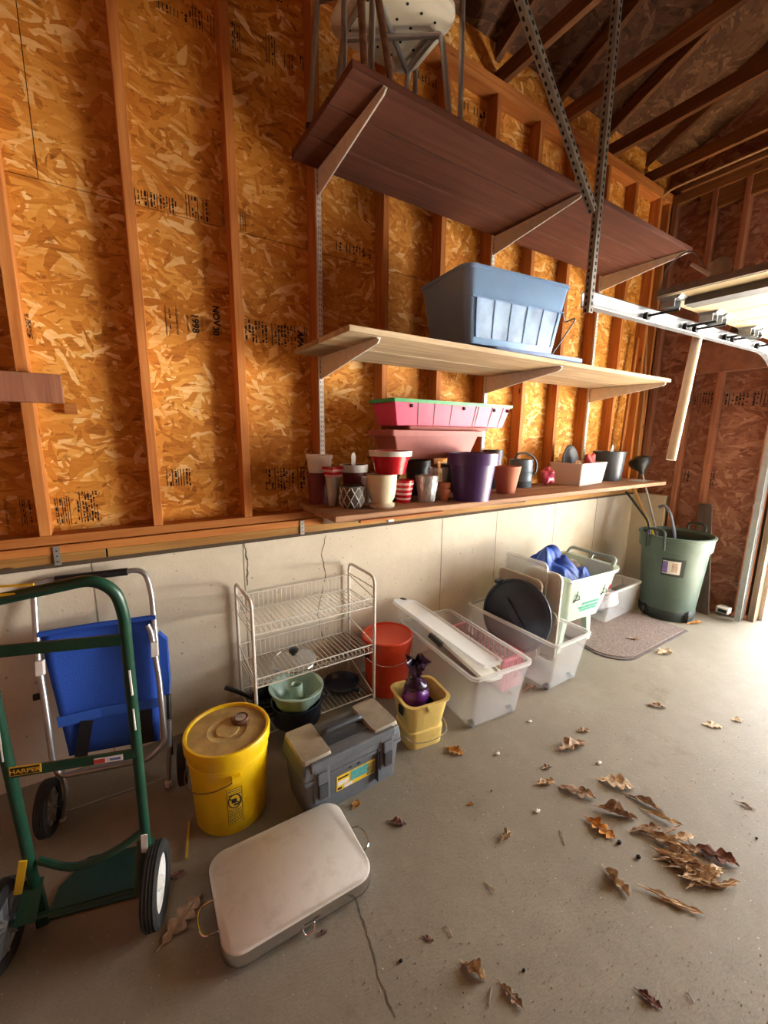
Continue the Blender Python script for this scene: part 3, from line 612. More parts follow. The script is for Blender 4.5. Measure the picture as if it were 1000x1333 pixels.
# ================================================================== FLOWER POT SHELF
ZS = 1.156
def place(px, yb, yt, wt, wb, z=ZS, back=None):
    """base centre, height, top and bottom radius of a round pot from its outline, standing on height z (or at depth y=back)"""
    if back is None:
        p = fl(px, yb, z)
    else:
        d = ray(px, yb); p = CAM + d*(back/d.y); p.z = z
    n = V(p.x, p.y, 0).normalized(); k = mpp(p)
    rb, rt = wb/2*k*.93, wt/2*k*.93
    c = p+n*rb if back is None else p.copy(); c.z = z
    h = None; best = 1e9
    for i in range(1, 500):
        hh = i*.001; q = c-n*rt+V(0, 0, hh); e = abs(pj(q)[1]-yt)
        if e < best: best, h = e, hh
    return c, h, rt, rb
def pot(name, label, mat, px, yb, yt, wt, wb, z=ZS, back=None, rim=.18, rimx=1.08, foot=False, rimmat=None, inner=None, th=.93, prof=None, n=28, cat='pot', group=None):
    c, h, rt, rb = place(px, yb, yt, wt, wb, z, back)
    t = thing(name, label, cat, c, 0, group)
    if prof: P_ = [(a*rt, b*h) for a, b in prof]
    elif rim: 
        r1 = rb+(rt/rimx-rb)*(1-rim)
        P_ = [(rb, 0), (r1, h*(1-rim)), (rt, h*(1-rim)), (rt, h)]
    else: P_ = [(rb, 0), (rt, h)]
    P_ += [(rt*th, h), (max(rb*.85, .01), h*.25)]
    part('body', MB().lathe(P_, n=n), mat, t)
    if rimmat:
        part('rim', MB().lathe([(rt*1.0, h*(1-rim)), (rt*1.06, h*(1-rim)), (rt*1.08, h*1.005), (rt*.93, h*1.005), (rt*.93, h*(1-rim))], n=n), rimmat, t)
    if inner: part('soil', MB().lathe([(rt*.9, h*.84), (.001, h*.86)], n=n, c0=False), inner, t)
    return t, c, h, rt, rb
# stacked white cup in dark red pot
t, c, h, rt, rb = pot('flower_pot', 'dark red pot with a white cup set in it at the shelf end', 'dark_red', 415, 648, 616, 33, 26, back=2.02)
pot('white_cup', 'white printed cup standing in the dark red pot', 'white', 416, 616, 593, 37, 30, z=c.z+h-.002, back=c.y, rim=.2, rimx=1.06)
t, c, h, rt, rb = pot('silver_pot', 'slim silver tapered pot carrying a red striped pot', 'silver', 434, 655, 622, 22, 14, rim=0, back=1.912)
sq = thing('square_pot', 'small red and pale striped square pot on the slim silver pot', 'pot', (c.x, c.y, c.z+h+.0003), .3)
for i in range(4):
    f = .030+.003*i; part('stripe', MB().loft([rr(f*2, f*2, .006, i*.013, 2), rr(f*2+.006, f*2+.006, .006, (i+1)*.013, 2)]), 'red' if i % 2 else 'white_stripe', sq)
t, c, h, rt, rb = pot('flower_pot', 'dark red pot with pale rim behind the lattice pot', 'dark_red', 461, 644, 606, 36, 28, rim=.2, rimmat='white', inner='soil', back=2.03)
single('plant_tag', MB().prism([(0, 0, 0), (.024, 0, 0), (.026, 0, .075), (.02, 0, .092), (.012, 0, .096), (.004, 0, .092), (-.002, 0, .075)], (0, .002, 0)), 'white', 'blank white plant tag standing in the dark red pot', 'tag', (c.x-.02, c.y-.01, c.z+h*.855), smooth=False)
t, c, h, rt, rb = pot('lattice_pot', 'small round pot with a white lattice over dark grey', plain('lattice_ground', '55524e', .6), 459, 662, 634, 36, 28, prof=[(.78, 0), (.97, .2), (1, .6), (.97, 1)], rim=0)
for s_ in (-1, 1):
    for k in range(10):
        mb = MB(); pts = []
        for q in range(6):
            f = q/5; a = 2*PI*(k/10)+s_*f*.9; rr_ = rt*(.80+.2*min(1, f/.2*.85) if f < .2 else .98)*1.01; pts.append((rr_*math.cos(a), rr_*math.sin(a), h*(.03+.92*f)))
        part('lattice_strip', mb.tube(pts, .0022, 5), 'white', t)
pot('white_cup', 'small white cup behind the lattice pot', 'white', 480, 645, 622, 21, 15, rim=.2, back=1.90)
# cream pedestal pot
pot('pedestal_pot', 'glossy cream pedestal pot at the front of the shelf', 'cream', 497, 662, 619, 43, 38, rim=0, prof=[(.86, 0), (.88, .10), (.74, .13), (.70, .16), (.86, .30), (.96, .55), (.99, .8), (1.0, .97), (1.0, 1)], th=.9)
# red bowl on black pots
t, c, h, rt, rb = pot('nursery_pot', 'black nursery pot holding up the red bowl', 'pot_black', 506, 640, 613, 32, 26, back=1.945)
pot('red_bowl', 'glossy red bowl with a white rim on black pots', 'red', 508, 611, 588, 56, 42, z=c.z+h+.001, back=1.77, rim=.22, rimmat='white', rimx=1.0, cat='bowl')
t, c, h, rt, rb = pot('striped_pot', 'tapered pot with red and pale stripes beside the cream pot', 'red', 525, 655, 626, 30, 19, rim=0)
for i in range(4):
    z0 = h*(.14+.22*i); f = lambda z: rb+(rt-rb)*z/h
    part('stripe', MB().lathe([(f(z0)+.0008, z0), (f(z0+h*.09)+.0008, z0+h*.09)], c0=False, c1=False), 'white_stripe', t)
t, c, h, rt, rb = pot('quilted_pot', 'silver quilted metal pot with reddish shine', 'silver', 555, 654, 620, 33, 22, rim=0, th=.95)
for s_ in (-1, 1):
    for k in range(12):
        pts = []
        for q in range(6):
            f = q/5; a = 2*PI*(k/12)+s_*f*1.5; r_ = (rb+(rt-rb)*f)*1.003; pts.append((r_*math.cos(a), r_*math.sin(a), h*(.02+.95*f)))
        part('quilt_ridge', MB().tube(pts, .0018, 4), 'silver', t)
t, c, h, rt, rb = pot('terracotta_pot', 'tiny terracotta pot, lowest of a nested pair', 'terra', 578, 652, 637, 18, 13, rim=.35)
pot('terracotta_pot', 'tiny terracotta pot nested on top of another', 'terra', 578, 640, 629, 18, 10, z=c.z+h*.62, back=c.y, rim=.5)
pot('clear_pot', 'cloudy clear plastic pot behind the quilted pot', 'clear', 570, 640, 610, 28, 22, rim=.15, back=1.86)
pot('nursery_pot', 'black nursery pot behind the striped pot', 'pot_black', 543, 640, 600, 36, 28, back=2.03)
pot('nursery_pot', 'black nursery pot under the terracotta planter by the quilted pot', 'pot_black', 592, 640, 605, 42, 32, back=2.03)
t, c, h, rt, rb = pot('purple_pot', 'large purple plastic flower pot', 'purple', 613, 653.5, 591, 73, 51, rim=.24, rimx=1.07)
pot('black_jar', 'black lidded jar behind the purple pot', 'pot_black', 640, 632, 586, 26, 24, rim=.2, back=2.03, cat='jar')
pot('terracotta_pot', 'medium plain terracotta pot beside the purple pot', 'terra', 658, 643, 608, 39, 25, rim=0)
# watering can
c, h, rt, rb = place(683, 637, 600, 36, 34)
c = c+V(.04, .08, 0); wc = thing('watering_can', 'slate blue ribbed metal watering can with a black loop handle', 'watering can', c)
part('body', MB().lathe([(rb, 0), (rb, h*.2), (rb*1.03, h*.22), (rb, h*.25), (rb, h*.55), (rb*1.03, h*.57), (rb, h*.6), (rb*.98, h), (rb*.9, h), (rb*.85, h*.5)]), 'slate', wc)
part('handle', MB().tube(fillet([(-rb*.8, 0, h), (-rb*.5, -.0, h*1.22), (rb*.5, -.02, h*1.25), (rb*1.5, -.04, h*.95), (rb*1.45, -.04, h*.5), (rb*.95, -.02, h*.4)], .06), .008, 8), 'black', wc)
part('spout', MB().tube([(rb*.9, .03, h*.3), (rb*1.5, .08, h*.6), (rb*1.9, .11, h*.85)], [.02, .014, .012], 10), 'slate', wc)
# pink crumpled packet
def blob(r, seed, sq=(1, 1, 1), amp=.25, n=14):
    rn = random.Random(seed); mb = MB(); rings = []; ph = [rn.uniform(0, 6) for _ in range(6)]
    for i in range(1, n):
        th = PI*i/n; ring = []
        for k in range(2*n):
            a = 2*PI*k/(2*n); q = r*(1+amp*(math.sin(3*a+ph[0]+2*th)+math.sin(5*a+ph[1]-3*th)*.6+math.sin(2*th*3+ph[2]))/2.2)
            ring.append((q*math.sin(th)*math.cos(a)*sq[0], q*math.sin(th)*math.sin(a)*sq[1], -q*math.cos(th)*sq[2]))
        rings.append(ring)
    mb.loft(rings); zm = min(v[2] for v in mb.v); return mb.move((0, 0, -zm))
p = fl(697, 634, ZS); single('pink_packet', blob(.055, 3, (1, .8, 1.1), .3), plain('pink_film', 'c04a63', .3, var=.3, scale=30), 'crumpled pink packet between the watering can and white bin', 'packet', p+V(.17, .03, 0))
# white bin with tray and red bag
bc = V(3.05, 1.925, ZS)
wbn = thing('white_bin', 'cloudy white plastic bin holding a black tray and red bags', 'bin', bc, math.radians(8)); tub(wbn, .40, .22, .44, .26, .165, .02, 'crate', lip=.006)
trm = single('black_dish', MB().lathe([(.09, 0), (.13, .03), (.12, .035), (.08, .01)]), 'black', 'round black dish leaning out of the white bin', 'dish', bc+V(-.02, .085, .165)); trm.rotation_euler = (math.radians(80), 0, math.radians(8))
single('red_bag', blob(.085, 5, (.9, .42, 1.15), .3), 'red_bag', 'shiny red printed bag sticking out of the white bin', 'bag', bc+V(.09, -.03, .006))
single('brown_bag', blob(.075, 6, (.95, .5, 1.1), .2), plain('straw_bag', 'a4763f', .6, var=.4, scale=30), 'straw coloured bag in the white bin beside the dish', 'bag', bc+V(-.095, -.045, .006))
t, c, h, rt, rb = pot('grey_bucket', 'dark grey bucket holding a scoop at the shelf end', 'bucket_grey', 790, 622, 588, 42, 35, back=1.955, rim=.06, rimx=1.02, cat='bucket')
single('white_scoop', MB().loft([[(-.01, 0, 0), (.01, 0, 0), (.01, .003, 0), (-.01, .003, 0)], [(-.015, 0, .10), (.02, 0, .10), (.02, .003, .1), (-.015, .003, .1)], [(-.03, -.02, .16), (.02, -.03, .16), (.02, -.026, .16), (-.03, -.016, .16)], [(-.005, -.03, .23), (.0, -.03, .23), (.0, -.027, .23), (-.005, -.027, .23)]]), 'white', 'white plastic scoop poking out of the grey bucket', 'scoop', c+V(.03, .02, h*.27))
gs = single('green_sheet', MB().bb(-.09, .09, -.002, .002, 0, .16), plain('dark_green_card', '2f4a42', .6), 'dark green plastic sheet leaning between the white bin and grey bucket', 'sheet', (c.x-.19, c.y+.0, ZS+.001), smooth=False); gs.rotation_euler = (-.0, 0, 1.25)
p = fl(813, 628, ZS)
mb = MB(); g = 9
vs = [(-.09+.18*i/(g-1), -.06+.12*j/(g-1), .003+.012*abs(math.sin(i*2.1+j*1.3))) for j in range(g) for i in range(g)]
mb.add(vs, [(j*g+i, j*g+i+1, (j+1)*g+i+1, (j+1)*g+i) for j in range(g-1) for i in range(g-1)])
single('plastic_wrap', mb, 'clear_rim', 'crumpled clear plastic wrap on the bare end of the pot shelf', 'wrap', p+V(.16, -.03, 0), .2)
# planters at the back
pb_ = thing('window_planter', 'terracotta plastic window planter standing on black pots', 'planter', (1.56, 1.962, 1.385))
tub(pb_, .52, .17, .64, .23, .155, .012, 'terra_p', lip=.03, th=.006)
pr = thing('rail_planter', 'long raspberry red planter with a green rim at the back of the pot shelf', 'planter', (1.69, 1.962, 1.566))
tub(pr, .82, .18, .90, .235, .138, .01, 'planter_red', lip=.018, th=.006, rimmat='planter_green')
for i, x in enumerate((-.27, -.16, -.04, .14, .16, .27, .36)): part('groove', MB().hexa([(x-.002, -.0925, .004), (x+.002, -.0925, .004), (x+.002, -.088, .004), (x-.002, -.088, .004)], [(x*1.06-.002, -.117, .12), (x*1.06+.002, -.117, .12), (x*1.06+.002, -.11, .12), (x*1.06-.002, -.11, .12)]), 'pot_black', pr, False)
for x in (-.33, .05, .30, .42): part('drain_notch', MB().bb(x-.006, x+.006, -.119, -.11, .095, .112), 'hole', pr, False)
single('planter_tray', MB().loft([rr(.60, .19, .01, 0), rr(.62, .21, .01, .02), rr(.60, .19, .01, .02), rr(.59, .18, .01, .006)]), 'terra_p', 'flat terracotta tray between the two long planters', 'tray', (1.66, 1.962, 1.5435))
# ================================================================== TRASH CAN CORNER
cc = V(3.955, 1.545, 0)
tc = thing('trash_can', 'tall grey-green wheeled trash can without its lid', 'trash can', cc, math.radians(-62))
part('body', MB().lathe([(.19, .02), (.2, .05), (.245, .60), (.263, .605), (.268, .70), (.275, .705), (.278, .72), (.262, .725), (.255, .70), (.235, .58), (.185, .06)], n=40), 'can', tc)
part('inside', MB().lathe([(.254, .70), (.234, .58), (.186, .062), (.01, .06)], n=40, c0=False), 'can_in', tc)
for a in (math.radians(-125), math.radians(55)):
    u, v = V(math.cos(a), math.sin(a), 0), V(-math.sin(a), math.cos(a), 0)
    part('handle', MB().tube(fillet([u*.275+v*.07+V(0, 0, .62), u*.292+v*.07+V(0, 0, .78), u*.292-v*.07+V(0, 0, .78), u*.275-v*.07+V(0, 0, .62)], .035), .0105, 8), 'can_in', tc)
a0 = math.radians(-148)+math.radians(62)
def curved_patch(r0, r1, z0, z1, a0, a1, n=8, off=.0):
    mb = MB(); vs = []
    for i in range(n+1):
        a = a0+(a1-a0)*i/n; vs += [((r0+off)*math.cos(a), (r0+off)*math.sin(a), z0), ((r1+off)*math.cos(a), (r1+off)*math.sin(a), z1)]
    return mb.add(vs, [(2*i, 2*i+2, 2*i+3, 2*i+1) for i in range(n)])
fr = lambda z: .2+.045*(z-.05)/.55
aV = math.atan2(-cc.y, -cc.x)+math.radians(62)
part('label_recess', curved_patch(fr(.40), fr(.55), .40, .55, aV-.30, aV+.38, off=.0015), 'can_in', tc)
lb = part('label', curved_patch(fr(.42), fr(.53), .42, .53, aV-.27, aV+.25, off=.003), 'sticker_white', tc)
part('label_print', curved_patch(fr(.425), fr(.525), .425, .525, aV-.27, aV-.12, off=.0042), 'sticker_purple', lb)
part('label_print', curved_patch(fr(.44), fr(.515), .44, .515, aV+.0, aV+.16, off=.0042), plain('label_photo', 'cbb3a4', .5, var=.3, scale=60), lb)
part('axle_skirt', MB().lathe([(.196, .0), (.205, .02), (.21, .075), (.203, .09), (.16, .05)], n=32), 'can_in', tc)
for s_ in (-1, 1):
    w_ = part('wheel', MB().disc((.17*math.cos(aV+.85*s_)*1.1, .17*math.sin(aV+.85*s_)*1.1, .05), (math.cos(aV+PI/2), math.sin(aV+PI/2), 0), .05, .035, 20), 'rubber', tc)
    part('hub', MB().disc((.17*math.cos(aV+.85*s_)*1.1, .17*math.sin(aV+.85*s_)*1.1, .05), (math.cos(aV+PI/2), math.sin(aV+PI/2), 0), .028, .042, 16), 'galv_dark', w_)
tb = thing('plunger_tool', 'long rod with a black rounded plunger head standing in the trash can', 'plunger', (3.93, 1.50, .065))
hd = wx(833, 603, 4.0); rod0 = V(3.94, 1.47, .07); ax = (hd-rod0).normalized()
part('rod', MB().tube([rod0, hd], .009, 8), 'galv_dark', tb, world=True)
u_ = ax.orthogonal().normalized(); v_ = ax.cross(u_)
part('head', MB().loft([[hd+ax*z+(u_*math.cos(2*PI*k/20)+v_*math.sin(2*PI*k/20))*r for k in range(20)] for r, z in ((.018, -.10), (.03, -.07), (.075, -.03), (.09, .0), (.088, .03), (.06, .055), (.02, .065))]), 'black', tb, world=True)
yh = thing('yellow_tool', 'wooden handled tool with a yellow grip in the trash can', 'tool', (3.9, 1.6, .1))
q1, q2, q3 = wx(827, 640, 4.05), wx(840, 672, 4.0), wx(850, 696, 3.96)
dd = (q3-q1).normalized()
part('handle', MB().tube([q1-dd*.05, q2], .014, 9), 'wood_h', yh, world=True); part('grip', MB().tube([q2, q3, q3+dd*.45], .017, 9), plain('yellow_grip', 'd6c21f', .4), yh, world=True)
hk = single('hooked_bar', MB().tube(fillet([wx(858, 660, 4.05), wx(866, 657, 4.05), wx(873, 668, 4.03), wx(878, 692, 4.0), V(3.98, 1.50, .2)], .04), .013, 8), plain('blue_grey_steel', '7d8592', .45, .4), 'hooked blue-grey steel bar standing in the trash can', 'bar', (3.98, 1.5, .2), world=True)
single('black_hose', MB().tube(fillet([wx(815, 640, 3.86), wx(823, 650, 3.87), V(3.87, 1.735, .79), V(3.86, 1.70, .6), V(3.86, 1.68, .42)], .05), .011, 8), 'black', 'short black hose curving out of the trash can under the shelf', 'hose', (3.86, 1.68, .42), world=True)
mt = thing('door_mat', 'grey-brown ribbed door mat on the floor by the trash can', 'mat', (2.75, 1.275, 0))
def matring(o, z): return [(x, y, z) for x, y in [(.97-o, o), (.97-o, .62-o), (.06+o, .62-o)] + [(o+(.2)*(1-math.cos(a)), .2+o-.2*math.sin(a)) for a in [PI/2*k/8 for k in range(9)]]]
part('backing', MB().loft([matring(0, .001), matring(0, .008)]), 'mat_edge', mt, False); part('pile', MB().loft([matring(.02, .008), matring(.022, .014)]), 'mat', mt, False)
# clear bin with red things
b3 = thing('clear_bin', 'low clear bin with a red packet beside the trash can', 'bin', (3.50, 1.855, .015), math.radians(2)); tub(b3, .48, .30, .53, .36, .27, .03, 'clear', rimmat='clear_rim')
single('white_bags', blob(.125, 8, (1.4, .85, .75), .2), plain('white_bags', 'c9c3ca', .5, var=.3, scale=14, dirt='c9a0a0', dscale=9), 'white and pink bags filling the low clear bin', 'bags', (3.46, 1.85, .021))
single('red_packet', blob(.06, 9, (1.1, .8, .9), .25), plain('red_packet', 'b02a33', .4, var=.3, scale=30), 'red packet on top of the bags in the low clear bin', 'packet', (3.42, 1.82, .225))
# ================================================================== ALONG THE CONCRETE WALL
# --- wire rack
RX0, RX1, RY0, RY1, RH = .46, 1.115, 1.815, 2.11, .765
rk = thing('wire_rack', 'three tier cream wire rack standing against the concrete wall', 'rack', (.79, 1.96, 0))
for x in (RX0, RX1):
    part('end_frame', MB().tube(fillet([(x, RY0, 0), (x, RY0, RH), (x, RY1, RH), (x, RY1, 0)], .05), .0085, 9), 'wire', rk, world=True)
    for z in (.70,): part('end_bar', MB().tube([(x, RY0, z), (x, RY1, z)], .004, 6), 'wire', rk, world=True)
for zi, z in enumerate((.60, .33, .07)):
    bk = part('basket', MB().tube([(RX0, RY0, z), (RX1, RY0, z), (RX1, RY1, z), (RX0, RY1, z)], .0035, 6, closed=True), 'wire', rk, world=True)
    fz = z+.045 if zi < 2 else z+.002
    if zi < 2: part('top_rail', MB().tube([(RX0, RY0, fz), (RX1, RY0, fz)], .0035, 6), 'wire', bk, world=True)
    part('top_rail', MB().tube([(RX0, RY1, z+.09), (RX1, RY1, z+.09)], .0035, 6), 'wire', bk, world=True)
    for x in (RX0, RX1): part('top_rail', MB().tube([(x, RY0, fz), (x, RY1, z+.09)], .0035, 6), 'wire', bk, world=True)
    n = 26
    for i in range(n):
        x = RX0+(RX1-RX0)*(i+.5)/n
        part('cross_wire', MB().tube(fillet([(x, RY0, fz), (x, RY0, z-.003), (x, RY1, z-.003), (x, RY1, z+.09)], .012, 3), .0017, 4), 'wire', bk, world=True)
# --- lidded glass, pans on the rack
gl = thing('pan_lid', 'glass pan lid with black knob on the middle rack tier', 'lid', (.70, 1.95, .335))
part('dome', MB().lathe([(.118, 0), (.11, .01), (.08, .024), (.04, .033), (.004, .036)], n=32, c0=False), 'glass', gl); part('rim', MB().tube([(.118*math.cos(2*PI*k/32), .118*math.sin(2*PI*k/32), .002) for k in range(32)], .004, 6, closed=True), 'chrome', gl)
part('knob', MB().lathe([(.012, .034), (.012, .045), (.024, .05), (.026, .062), (.02, .068), (.004, .07)], n=18), 'black', gl)
pn = thing('cooking_pot', 'dark navy cooking pot on the bottom rack under a mint cake pan', 'pot', (.668, 1.84, .0745))
part('body', MB().lathe([(.115, 0), (.13, .015), (.135, .11), (.138, .115), (.13, .115), (.11, .02)], n=32).xf(Matrix.Diagonal((.93,.93,1,1))), 'navy', pn)
part('handle', MB().tube(fillet([(.12, -.035, .09), (.165, -.035, .095), (.165, .035, .095), (.12, .035, .09)], .02), .008, 8), 'black', pn); part('handle', MB().tube(fillet([(-.12, -.035, .09), (-.165, -.035, .095), (-.165, .035, .095), (-.12, .035, .09)], .02), .008, 8), 'black', pn)
bp = thing('cake_pan', 'mint green ring cake pan on top of the navy pot', 'pan', (.666, 1.838, .1675)); bp.scale = (.9, .9, 1)
bp.rotation_euler = (.02, .015, .5)
mb = MB(); rings = []
for j, (r, z) in enumerate([(.03, .0), (.10, .0), (.13, .04), (.142, .085), (.152, .095), (.150, .10), (.135, .098), (.12, .05), (.09, .02), (.05, .02), (.036, .07), (.034, .10), (.028, .105), (.024, .10), (.024, .0)]):
    rings.append([(r*math.cos(2*PI*k/48)*(1+(.05 if .08 < r < .15 else 0)*math.cos(6*2*PI*k/48)), r*math.sin(2*PI*k/48)*(1+(.05 if .08 < r < .15 else 0)*math.cos(6*2*PI*k/48)), z) for k in range(48)])
part('body', mb.loft(rings, False, False), 'mint', bp)
fp = thing('frying_pan', 'dark frying pan lying on the bottom rack tier', 'pan', (.99, 1.97, .073)); part('pan', MB().lathe([(.085, 0), (.105, .035), (.1, .036), (.08, .006)]), 'navy', fp); part('handle', MB().tube([(.02, -.1, .03), (.04, -.15, .045)], .01, 8), 'black', fp)
sp_ = thing('saucepan', 'black saucepan with long handle at the wall end of the bottom tier', 'pan', (.57, 2.02, .073)); part('pan', MB().lathe([(.07, 0), (.08, .07), (.076, .07), (.066, .006)]), 'black', sp_); part('handle', MB().tube([(-.07, .02, .06), (-.15, .04, .12), (-.20, .05, .15)], .011, 8), 'black', sp_)
# --- yellow bucket
by = fl(305, 1087); nb = V(by.x, by.y, 0).normalized(); by = by+nb*.135
yb = thing('lidded_bucket', 'bright yellow lidded bucket with a dusty lid and warning label', 'bucket', by)
part('body', MB().lathe([(.13, 0), (.135, .006), (.149, .275), (.153, .277), (.153, .292), (.151, .294), (.153, .318), (.158, .32), (.160, .35)], n=48, c1=True), 'yellow', yb)
ld = part('lid', MB().lathe([(.161, .322), (.163, .36), (.159, .368), (.150, .368), (.147, .358)], n=48, c0=False, c1=False), 'yellow', yb)
part('lid_top', MB().lathe([(.149, .357), (.10, .358), (.075, .359), (.07, .355), (.045, .355), (.042, .359), (.004, .359)], n=48, c0=False), 'yellow_lid', ld)
av = math.atan2(-nb.y, -nb.x)
part('spout_cap', MB().lathe([(.036, .357), (.036, .368), (.03, .374), (.027, .370), (.004, .370)], (.065*math.cos(av+2.2), .065*math.sin(av+2.2), 0), 20, c0=False), plain('spout_brown', '6b4426', .6, var=.2), ld); part('spout_foil', MB().disc((.065*math.cos(av+2.2), .065*math.sin(av+2.2), .371), (0, 0, 1), .022, .004, 16), plain('spout_foil', 'a99a90', .4, .3, var=.3), ld)
def bpatch(u0, u1, z0, z1, off): f = lambda z: .135+.014*z/.275; return curved_patch(f(z0), f(z1), z0, z1, av+u0, av+u1, 8, off)
lu0, lu1 = -.12, .26
part('warning_label', bpatch(lu0, lu1, .055, .215, .0012), 'label_y', yb)
for a, b, c, d in ((lu0, lu1, .213, .215), (lu0, lu1, .055, .0565), (lu0, lu0+.012, .055, .215), (lu1-.012, lu1, .055, .215), (lu0, lu1, .196, .1975), (lu0, lu1, .122, .1235), (lu0, lu1, .090, .0915)): part('label_rule', bpatch(a, b, c, d, .0022), 'ink', yb)
rn = random.Random(3)
for z in [.203, .186, .115, .108, .101, .094, .083, .076, .069, .062]:
    a = lu0+.03
    while a < lu1-.04: b = a+rn.uniform(.02, .06); part('label_print', bpatch(a, min(b, lu1-.03), z, z+.0035, .0022), 'ink', yb); a = b+.012
cu = (lu0+lu1)/2; pts = []
for k in range(24):
    th_ = 2*PI*k/24; z = .158+.03*math.sin(th_); a = av+cu+.155*math.cos(th_)*1.0; r = .135+.014*z/.275+.002; pts.append((r*math.cos(a), r*math.sin(a), z))
part('ban_ring', MB().tube(pts, .0022, 5, closed=True), 'ink', yb); part('ban_bar', MB().tube([pts[10], tuple((Vector(pts[10])+Vector(pts[22]))/2*1.012), pts[22]], .002, 5), 'ink', yb)
part('ban_figure', bpatch(cu-.08, cu+.05, .150, .170, .0022), 'ink', yb); part('ban_figure', bpatch(cu-.03, cu+.09, .138, .146, .0022), 'ink', yb)
for s_ in (-1, 1):
    a = av+.12+ (0 if s_ < 0 else PI); part('ear', MB().beam((.148*math.cos(a), .148*math.sin(a), .262), (.168*math.cos(a), .168*math.sin(a), .262), .03, .026), 'yellow', yb)
a1, a2 = av+.12, av+.12+PI; pts = []
for k in range(15):
    f = k/14; a = a1-(PI)*f; pts.append((.166*math.cos(a), .166*math.sin(a), .262-.065*math.sin(PI*f)))
part('bail_handle', MB().tube(pts, .0022, 6), 'rust', yb)
# --- orange bucket
ob = thing('orange_bucket', 'orange red lidded bucket between the wire rack and clear bin', 'bucket', (1.276, 1.925, 0)); ob.scale = (.96, .96, 1)
part('body', MB().lathe([(.13, 0), (.147, .275), (.152, .278), (.152, .30), (.150, .31)], n=40), 'orange', ob)
ld = part('lid', MB().lathe([(.157, .305), (.160, .345), (.154, .352), (.146, .352), (.143, .343), (.05, .344), (.004, .344)], n=40, c0=False), 'orange', ob)
part('bail_handle', MB().tube([(.158*math.cos(a), .158*math.sin(a), .27-.05*abs(math.sin(a-2.6))) for a in [2.6+PI*k/12 for k in range(13)]], .0025, 6), 'chrome', ob)
part('ear', MB().bb(-.163, -.14, -.02, .02, .245, .275), 'black', ob, False)
# --- toolbox
tbx = thing('tool_box', 'dusty grey plastic toolbox with black latches and a yellow sticker', 'toolbox', (.725, 1.435, 0), math.radians(1.5))
part('base', MB().loft([rr(.42, .19, .015, 0, 3), rr(.455, .21, .015, .17, 3), rr(.475, .23, .015, .175, 3), rr(.475, .23, .015, .19, 3)]), 'tool_grey', tbx)
part('lid', MB().loft([rr(.47, .225, .015, .191, 3), rr(.47, .225, .015, .21, 3), rr(.455, .215, .015, .245, 3), rr(.44, .20, .02, .252, 3)]), 'tool_grey', tbx)
for s_ in (-1, 1):
    part('lid_compartment', MB().loft([rr(.125, .205, .01, .252, 3, s_*.163, .005), rr(.12, .195, .012, .268, 3, s_*.163, .005)]), 'tool_lid', tbx, label='dusty beige compartment lid')
    lt = part('latch', MB().bb(s_*.155-.022, s_*.155+.022, -.128, -.10, .165, .215), 'tool_grey', tbx, False, bevel=.003); part('latch_tab', MB().bb(s_*.155-.02, s_*.155+.02, -.132, -.112, .10, .166), 'tool_dark', lt, False, bevel=.003)
    part('latch_surround', MB().bb(s_*.155-.035, s_*.155+.035, -.116, -.095, .078, .235), 'tool_grey', tbx, False, bevel=.004)
part('front_shoulder', MB().bb(-.20, .20, -.115, -.06, .215, .256), 'tool_grey', tbx, False, bevel=.006)
part('handle', MB().tube(fillet([(-.09, .02, .25), (-.09, -.0, .285), (.09, -.0, .285), (.09, .02, .25)], .03), .013, 8), 'tool_dark', tbx)
part('handle_well', MB().bb(-.095, .095, -.05, .075, .2525, .2545), 'tool_dark', tbx, False)
part('front_panel_line', MB().bb(.107, .109, -.119, -.09, .03, .19), 'tool_dark', tbx, False)
fy = lambda z: -.095-.01*z/.17
def front(x0, x1, z0, z1, off, mat, name, par): part(name, MB().hexa([(x0, fy(z0)-off, z0), (x1, fy(z0)-off, z0), (x1, fy(z0), z0), (x0, fy(z0), z0)], [(x0, fy(z1)-off, z1), (x1, fy(z1)-off, z1), (x1, fy(z1), z1), (x0, fy(z1), z1)]), mat, par, False)
front(-.085, .10, .07, .142, .0015, 'label_y', 'sticker', tbx); front(-.02, .06, .09, .138, .0022, 'sticker_teal', 'sticker_picture', tbx); front(-.08, -.03, .095, .115, .0022, 'sticker_white', 'sticker_print', tbx); front(-.05, -.01, .073, .088, .0022, 'sticker_white', 'sticker_print', tbx); front(-.08, -.06, .075, .085, .0022, 'ink', 'sticker_print', tbx); front(.06, .098, .075, .135, .0022, plain('sticker_olive', '8c8248', .5, var=.3, scale=60), 'sticker_print', tbx); front(-.08, -.03, .125, .132, .0022, 'ink', 'sticker_print', tbx)
front(.125, .165, .075, .092, .0015, 'red_print', 'red_badge', tbx)
for x in (-.02, .02): part('hinge_mark', MB().prism([(x-.008, fy(.17)-.004, .158), (x+.008, fy(.17)-.004, .158), (x, fy(.17)-.004, .172)], (0, .004, 0)), 'tool_dark', tbx, False)
